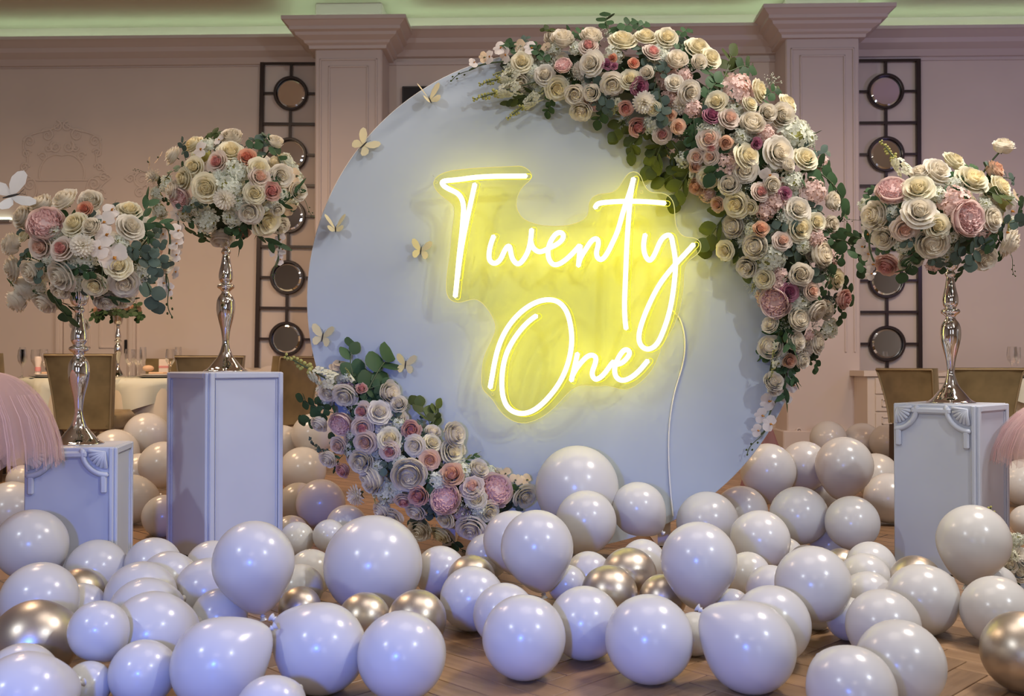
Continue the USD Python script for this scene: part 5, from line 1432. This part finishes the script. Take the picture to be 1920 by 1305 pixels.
BALLOONS = [
(62, 1027, 65, 80, 30, 'w', 3.59, 'white balloon upright at the left picture edge, in front of the low pedestal'),
(74, 1125, 70, 200, 60, 'w', 3.02, 'white balloon at the left picture edge, just above the large silver balloon'),
(66, 1203, 77, 200, 70, 'g', 2.71, 'large silver balloon at the left picture edge, the leftmost metallic one'),
(45, 1312, 88, 180, 60, 'w', 2.26, 'white balloon filling the bottom left corner of the picture'),
(40, 1276, 68, 200, 70, 'w', 2.45, 'white balloon just behind the one in the bottom left corner'),
(188, 1187, 55, 70, 30, 'w', 2.61, 'small round white balloon to the right of the leftmost large silver balloon'),
(165, 1284, 43, 290, 50, 'w', 2.51, 'little white balloon at the bottom edge, below the small round one at left'),
(268, 1262, 61, 200, 50, 'w', 2.53, 'white balloon in the front row, left of the tilted egg-shaped one'),
(418, 1240, 86, -32, 25, 'w', 2.51, 'tilted egg-shaped white balloon in the front row, knot pointing to the upper right'),
(594, 1211, 84, 205, 20, 'w', 2.64, 'wide white balloon in the front row, below the largest left balloon'),
(508, 1334, 66, 100, 60, 'w', 2.26, 'white balloon peeping over the bottom edge left of centre'),
(477, 1064, 76, 80, 0, 'w', 3.03, 'tall white teardrop balloon standing up in front of the tall pedestal'),
(286, 1188, 78, 20, 55, 'w', 2.77, 'large white balloon behind the small round one, at the front left of the heap'),
(272, 1150, 66, 20, 60, 'w', 3.01, 'middle white balloon in a row of three, left of the teardrop balloon'),
(264, 1120, 66, 200, 60, 'w', 3.21, "white balloon at the back of a row of three, before the left pedestals' gap"),
(182, 1068, 56, 200, 60, 'w', 3.6, 'white balloon in front of the right corner of the low left pedestal'),
(148, 1112, 46, 200, 60, 'g', 3.4, 'gold balloon among white ones at the left, in front of the low pedestal'),
(152, 1142, 48, 200, 60, 'w', 3.18, 'white balloon just below the gold one at the left'),
(287, 1060, 52, 20, 60, 'w', 3.62, 'white balloon in front of the gap between low and tall left pedestals, farthest back'),
(316, 1086, 52, 20, 60, 'w', 3.46, 'white balloon at the left foot of the tall pedestal, second from the back'),
(398, 1062, 48, 20, 60, 'w', 3.77, 'white balloon at the foot of the tall pedestal, behind the teardrop balloon'),
(390, 1107, 60, 20, 50, 'w', 3.33, 'white balloon left of the teardrop balloon, below the foot of the tall pedestal'),
(412, 1156, 52, 20, 50, 'w', 3.08, 'white balloon under the left side of the teardrop balloon'),
(583, 1074, 44, 100, 60, 'w', 3.71, 'white balloon between the teardrop balloon and the largest left balloon, the upper one'),
(562, 1102, 44, 100, 60, 'w', 3.48, 'white balloon tucked behind the right side of the teardrop balloon'),
(562, 1140, 40, 100, 60, 'g', 3.25, 'small gold balloon showing between the teardrop balloon and the wide front balloon'),
(601, 946, 46, 100, 20, 'w', 5.14, 'white balloon under the lower left garland, right of the tall pedestal'),
(557, 1010, 32, 100, 40, 'w', 4.21, 'small white balloon at the right foot of the tall pedestal'),
(617, 1004, 30, 80, 40, 'w', 4.17, 'smallest white balloon, left above the largest left balloon'),
(700, 1058, 92, 80, 60, 'w', 3.43, 'largest white balloon of the left half, in front of the lower garland'),
(826, 1072, 48, 80, 40, 'w', 3.69, 'white balloon to the right of the largest left balloon, under the garland tip'),
(683, 1160, 49, 100, 60, 'g', 3.07, 'gold balloon under the largest left balloon, the left of two'),
(782, 1161, 55, 100, 60, 'g', 3.03, 'gold balloon under the largest left balloon, the right of two'),
(754, 1229, 82, 100, 60, 'w', 2.57, 'round white balloon in the front row under the right of two gold balloons'),
(886, 1122, 60, 30, 60, 'w', 3.23, 'white balloon in front of the gold one, left of the twin teardrops'),
(884, 1086, 45, 100, 60, 'g', 3.56, 'gold balloon peeping out left of the twin teardrop balloons'),
(915, 1042, 42, 60, 60, 'w', 4.02, 'white balloon behind the left twin teardrop, at the foot of the lower garland'),
(963, 1020, 55, 72, 5, 'w', 3.87, 'left and rear one of the twin white teardrop balloons at centre'),
(1008, 1034, 68, 82, 5, 'w', 3.47, 'right and front one of the twin white teardrop balloons at centre'),
(946, 1152, 58, 30, 50, 'w', 3.06, 'white balloon behind the left edge of the centre front balloon'),
(982, 1194, 78, 100, 70, 'w', 2.74, 'round white balloon at the centre front with bare parquet on both sides'),
(1097, 1168, 68, 20, 60, 'w', 2.92, 'white balloon behind and between the two centre front balloons'),
(1098, 983, 57, 95, 25, 'w', 4.17, 'white balloon right above the twin teardrops, against the foot of the disc'),
(1081, 924, 78, 95, 12, 'w', 4.45, 'big white balloon lit yellow by the sign, highest of those before the disc'),
(1201, 958, 50, 45, 15, 'w', 4.37, 'white balloon beside the hanging cable at the foot of the disc'),
(1206, 1053, 42, 95, 60, 'w', 3.91, 'white balloon behind the highest gold balloon right of centre'),
(1180, 1079, 52, 95, 60, 'g', 3.56, 'upper gold balloon right of the twin teardrops'),
(1142, 1113, 53, 95, 60, 'g', 3.34, 'lower gold balloon right of the twin teardrops'),
(1243, 1121, 44, 95, 60, 'g', 3.35, 'dull gold balloon half hidden behind the right teardrop balloon'),
(1104, 1078, 44, 95, 60, 'w', 3.67, 'white balloon behind the lower gold balloon, right of the twin teardrops'),
(1062, 1095, 36, 95, 60, 'w', 3.55, 'small white balloon touching the right side of the front twin teardrop'),
(1218, 1198, 82, -25, 40, 'w', 2.71, "large white balloon in the front row right of centre, knot against the right teardrop's knot"),
(1310, 1060, 71, 92, 0, 'w', 3.23, 'white teardrop balloon standing upright right of centre, its knot pointing down'),
(1327, 980, 58, 95, 40, 'w', 4.5, "white balloon behind the right teardrop balloon, by the disc's lower right edge"),
(1390, 960, 49, 95, 50, 'w', 4.93, "white balloon just under the disc's lower right edge"),
(1441, 889, 51, 80, 15, 'w', 5.16, 'upright white balloon right of the disc, leftmost of the right-hand heap'),
(1507, 878, 46, 95, 30, 'w', 5.3, 'white balloon in the right-hand heap, second from the disc in its upper row'),
(1582, 879, 53, 95, 15, 'w', 5.07, 'tall white balloon in the middle of the right-hand heap'),
(1553, 823, 34, 95, 50, 'w', 8.7, 'white balloon on top of the right-hand heap, leftmost of three in front of the pilaster'),
(1617, 827, 34, 95, 50, 'w', 8.76, 'white balloon on top of the right-hand heap, middle of three, below the dresser'),
(1664, 829, 33, 95, 50, 'w', 8.49, 'white balloon on top of the right-hand heap, next to the right pedestal'),
(1668, 934, 47, 95, 40, 'w', 5.39, 'white balloon against the left side of the right pedestal'),
(1498, 966, 54, 95, 50, 'w', 4.27, 'round white balloon in the middle of the right-hand heap, left of two side by side'),
(1598, 980, 50, 95, 50, 'w', 4.13, 'round white balloon in the middle of the right-hand heap, right of two side by side'),
(1425, 1012, 55, 60, 50, 'w', 3.91, 'white balloon between the right teardrop balloon and the right-hand heap'),
(1402, 1077, 42, 95, 60, 'w', 3.7, 'white balloon low behind the right teardrop balloon'),
(1524, 1094, 70, 40, 45, 'w', 3.08, 'large white balloon in front of the right-hand heap, leaning to the lower right'),
(1621, 1085, 47, 20, 60, 'w', 3.59, 'white balloon under the right-hand heap, behind the leaning large one'),
(1633, 1062, 46, 20, 60, 'w', 3.76, 'white balloon at the left foot of the right pedestal, partly hidden'),
(1628, 1118, 46, 20, 60, 'w', 3.35, 'white balloon right of the leaning large one, third one down from the pedestal'),
(1577, 1062, 34, 95, 60, 'g', 3.9, 'small gold balloon peeping over the leaning large white one'),
(1512, 1056, 34, 95, 60, 'g', 3.89, 'silver balloon hidden behind the top of the leaning large white one'),
(1656, 1174, 68, 30, 45, 'w', 2.89, 'white balloon tilted to the right, behind the front right pair'),
(1688, 1246, 82, 40, 55, 'w', 2.51, 'large white balloon at the front right, the rear of the front right pair'),
(1595, 1294, 82, 60, 55, 'w', 2.33, 'large white balloon at the bottom edge, the front of the front right pair'),
(1733, 1122, 66, -20, 30, 'w', 3.2, 'white balloon lying before the right pedestal, knot at its right end'),
(1824, 1022, 66, 95, 10, 'w', 3.54, "upright white balloon in front of the right pedestal's corner"),
(1717, 1090, 48, 95, 60, 'g', 3.54, 'grey gold balloon at the foot of the right pedestal'),
(1868, 1145, 64, 200, 50, 'w', 3.07, 'white balloon at the right, behind the silver balloon of the right edge'),
(1917, 1222, 74, 95, 60, 'g', 2.64, 'large silver balloon cut by the right picture edge'),
(1398, 1208, 84, 215, 25, 'w', 2.65, "large white balloon in the front row, knot at its upper left below the teardrop's knot"),
(1450, 1172, 72, 60, 25, 'w', 2.88, 'white balloon behind the right side of a front row one, its knot near the floor'),
(1446, 1107, 47, 95, 60, 'w', 3.42, 'white balloon left of the leaning large one on the right'),
(1372, 1140, 36, 95, 60, 'w', 3.27, "cream white balloon deep behind the right teardrop balloon's tip"),
(1303, 1188, 40, 95, 60, 'w', 2.96, "pale balloon in shade low in the gap below the right teardrop's knot"),
(1530, 1146, 34, 95, 60, 'w', 3.25, 'small white balloon on the floor under the leaning large one'),
(1590, 1160, 40, 95, 60, 'w', 3.12, 'white balloon on the floor just left of the tilted one at the right'),
(1925, 977, 30, 95, 50, 'w', 4.96, 'small pale balloon at the right picture edge above the white bouquet'),
(1920, 905, 44, 95, 50, 'w', 6.03, 'pale balloon at the right picture edge under the pink tulle'),
(1868, 1096, 36, 95, 50, 'w', 3.59, 'shaded balloon under the white bouquet at the right edge'),
(215, 850, 45, 95, 50, 'w', 6.51, "pale balloon behind the left low pedestal's flower stand"),
(275, 815, 41, 95, 40, 'w', 6.76, 'pale balloon highest between the two left pedestals'),
(306, 872, 44, 95, 40, 'w', 6.2, 'pale balloon against the left side of the tall pedestal, below the highest one'),
(247, 936, 46, 95, 40, 'w', 5.37, 'pale balloon against the right side of the low left pedestal'),
(308, 968, 40, 95, 40, 'w', 5.04, 'pale balloon low between the two left pedestals'),
(42, 900, 28, 95, 40, 'w', 6.54, 'small pale balloon at the left edge above a bigger one, under the tulle skirt'),
(22, 958, 55, 95, 40, 'w', 4.87, 'pale balloon at the left picture edge beside the low pedestal'),
(530, 832, 35, 95, 40, 'w', 6.76, 'pale balloon peeping out at the right side of the tall pedestal, upper one'),
(588, 815, 40, 95, 40, 'w', 6.65, 'pale balloon behind the flowers of the lower left garland'),
(567, 882, 44, 95, 40, 'w', 6.47, 'pale balloon right of the tall pedestal, above the blueish one'),
(560, 945, 40, 95, 40, 'w', 5.32, 'pale balloon beside the tall pedestal, left behind the blueish one'),
(1546, 935, 45, 95, 40, 'w', 5.41, 'pale shaded balloon deep in the right-hand heap, between four others'),
(1643, 892, 42, 95, 40, 'w', 6.39, 'pale shaded balloon in the right-hand heap, just right of the tall middle one'),
(1470, 1045, 38, 95, 50, 'w', 4.03, 'shaded white balloon low in the right-hand heap, behind the leaning large one'),
(1556, 1020, 36, 95, 50, 'w', 4.32, "shaded white balloon in the gap below the right-hand heap's side by side pair"),
(262, 890, 40, 95, 40, 'w', 6.37, 'pale balloon in the middle of the stack between the two left pedestals'),
(545, 1000, 34, 95, 40, 'w', 4.94, 'shaded balloon at the right foot of the tall pedestal, partly behind the small one'),
(650, 985, 38, 95, 40, 'w', 4.73, 'shaded balloon under the lower left garland, above the largest left balloon'),
]
BC = np.array([P(b[0], b[1], b[6]) for b in BALLOONS]); BR = np.array([b[2] * S(b[6]) for b in BALLOONS])
SIDES = np.array([(math.cos(a) * math.cos(e), math.sin(e), math.sin(a) * math.cos(e) * (.5 if math.sin(a) > 0 else 1)) for e in (1.0, 1.15, 1.3, 1.5) for a in np.arange(16) * np.pi / 8])
SIDES /= np.linalg.norm(SIDES, axis=1)[:, None]


def knot_side(i):                                                   # the knot of a balloon that hides it lies where its neighbours leave room
    best = None
    for d in SIDES:
        g = min(np.delete(np.linalg.norm(BC - (BC[i] + d * BR[i] * k), axis=1) - BR * 1.0, i).min() - o for k, o in ((1.0, .3 * BR[i]), (1.32, .06 * BR[i])))
        g = min(g, BC[i][2] + d[2] * BR[i] * 1.4 - .01, .08)
        if best is None or g > best[0] + 1e-6: best = (g, d)
    return best[1]


for bi, (cx, cy, R, th, tilt, m_, Y, label) in enumerate(BALLOONS):
    th, tl = math.radians(th), math.radians(tilt)
    d = np.array([math.cos(th) * math.cos(tl), math.sin(tl), -math.sin(th) * math.cos(tl)])   # towards the knot
    if tilt >= 38: d = knot_side(bi); tl = math.pi / 2
    p = P(cx, cy, Y)
    r = R * S(Y)
    if tilt < 38 and d[2] < 0 and p[2] - r < .01: d[2] *= .25                     # lying on the floor: the knot does not point into it
    fr = frame(p, -d, r)
    c_ = math.cos(tl)
    fr[:3, 3] -= d * r * .10 * c_                                   # the listed centre is that of the whole outline
    copy_thing(BG if m_ == 'g' else BW, 'balloon', label, 'balloon', fr)
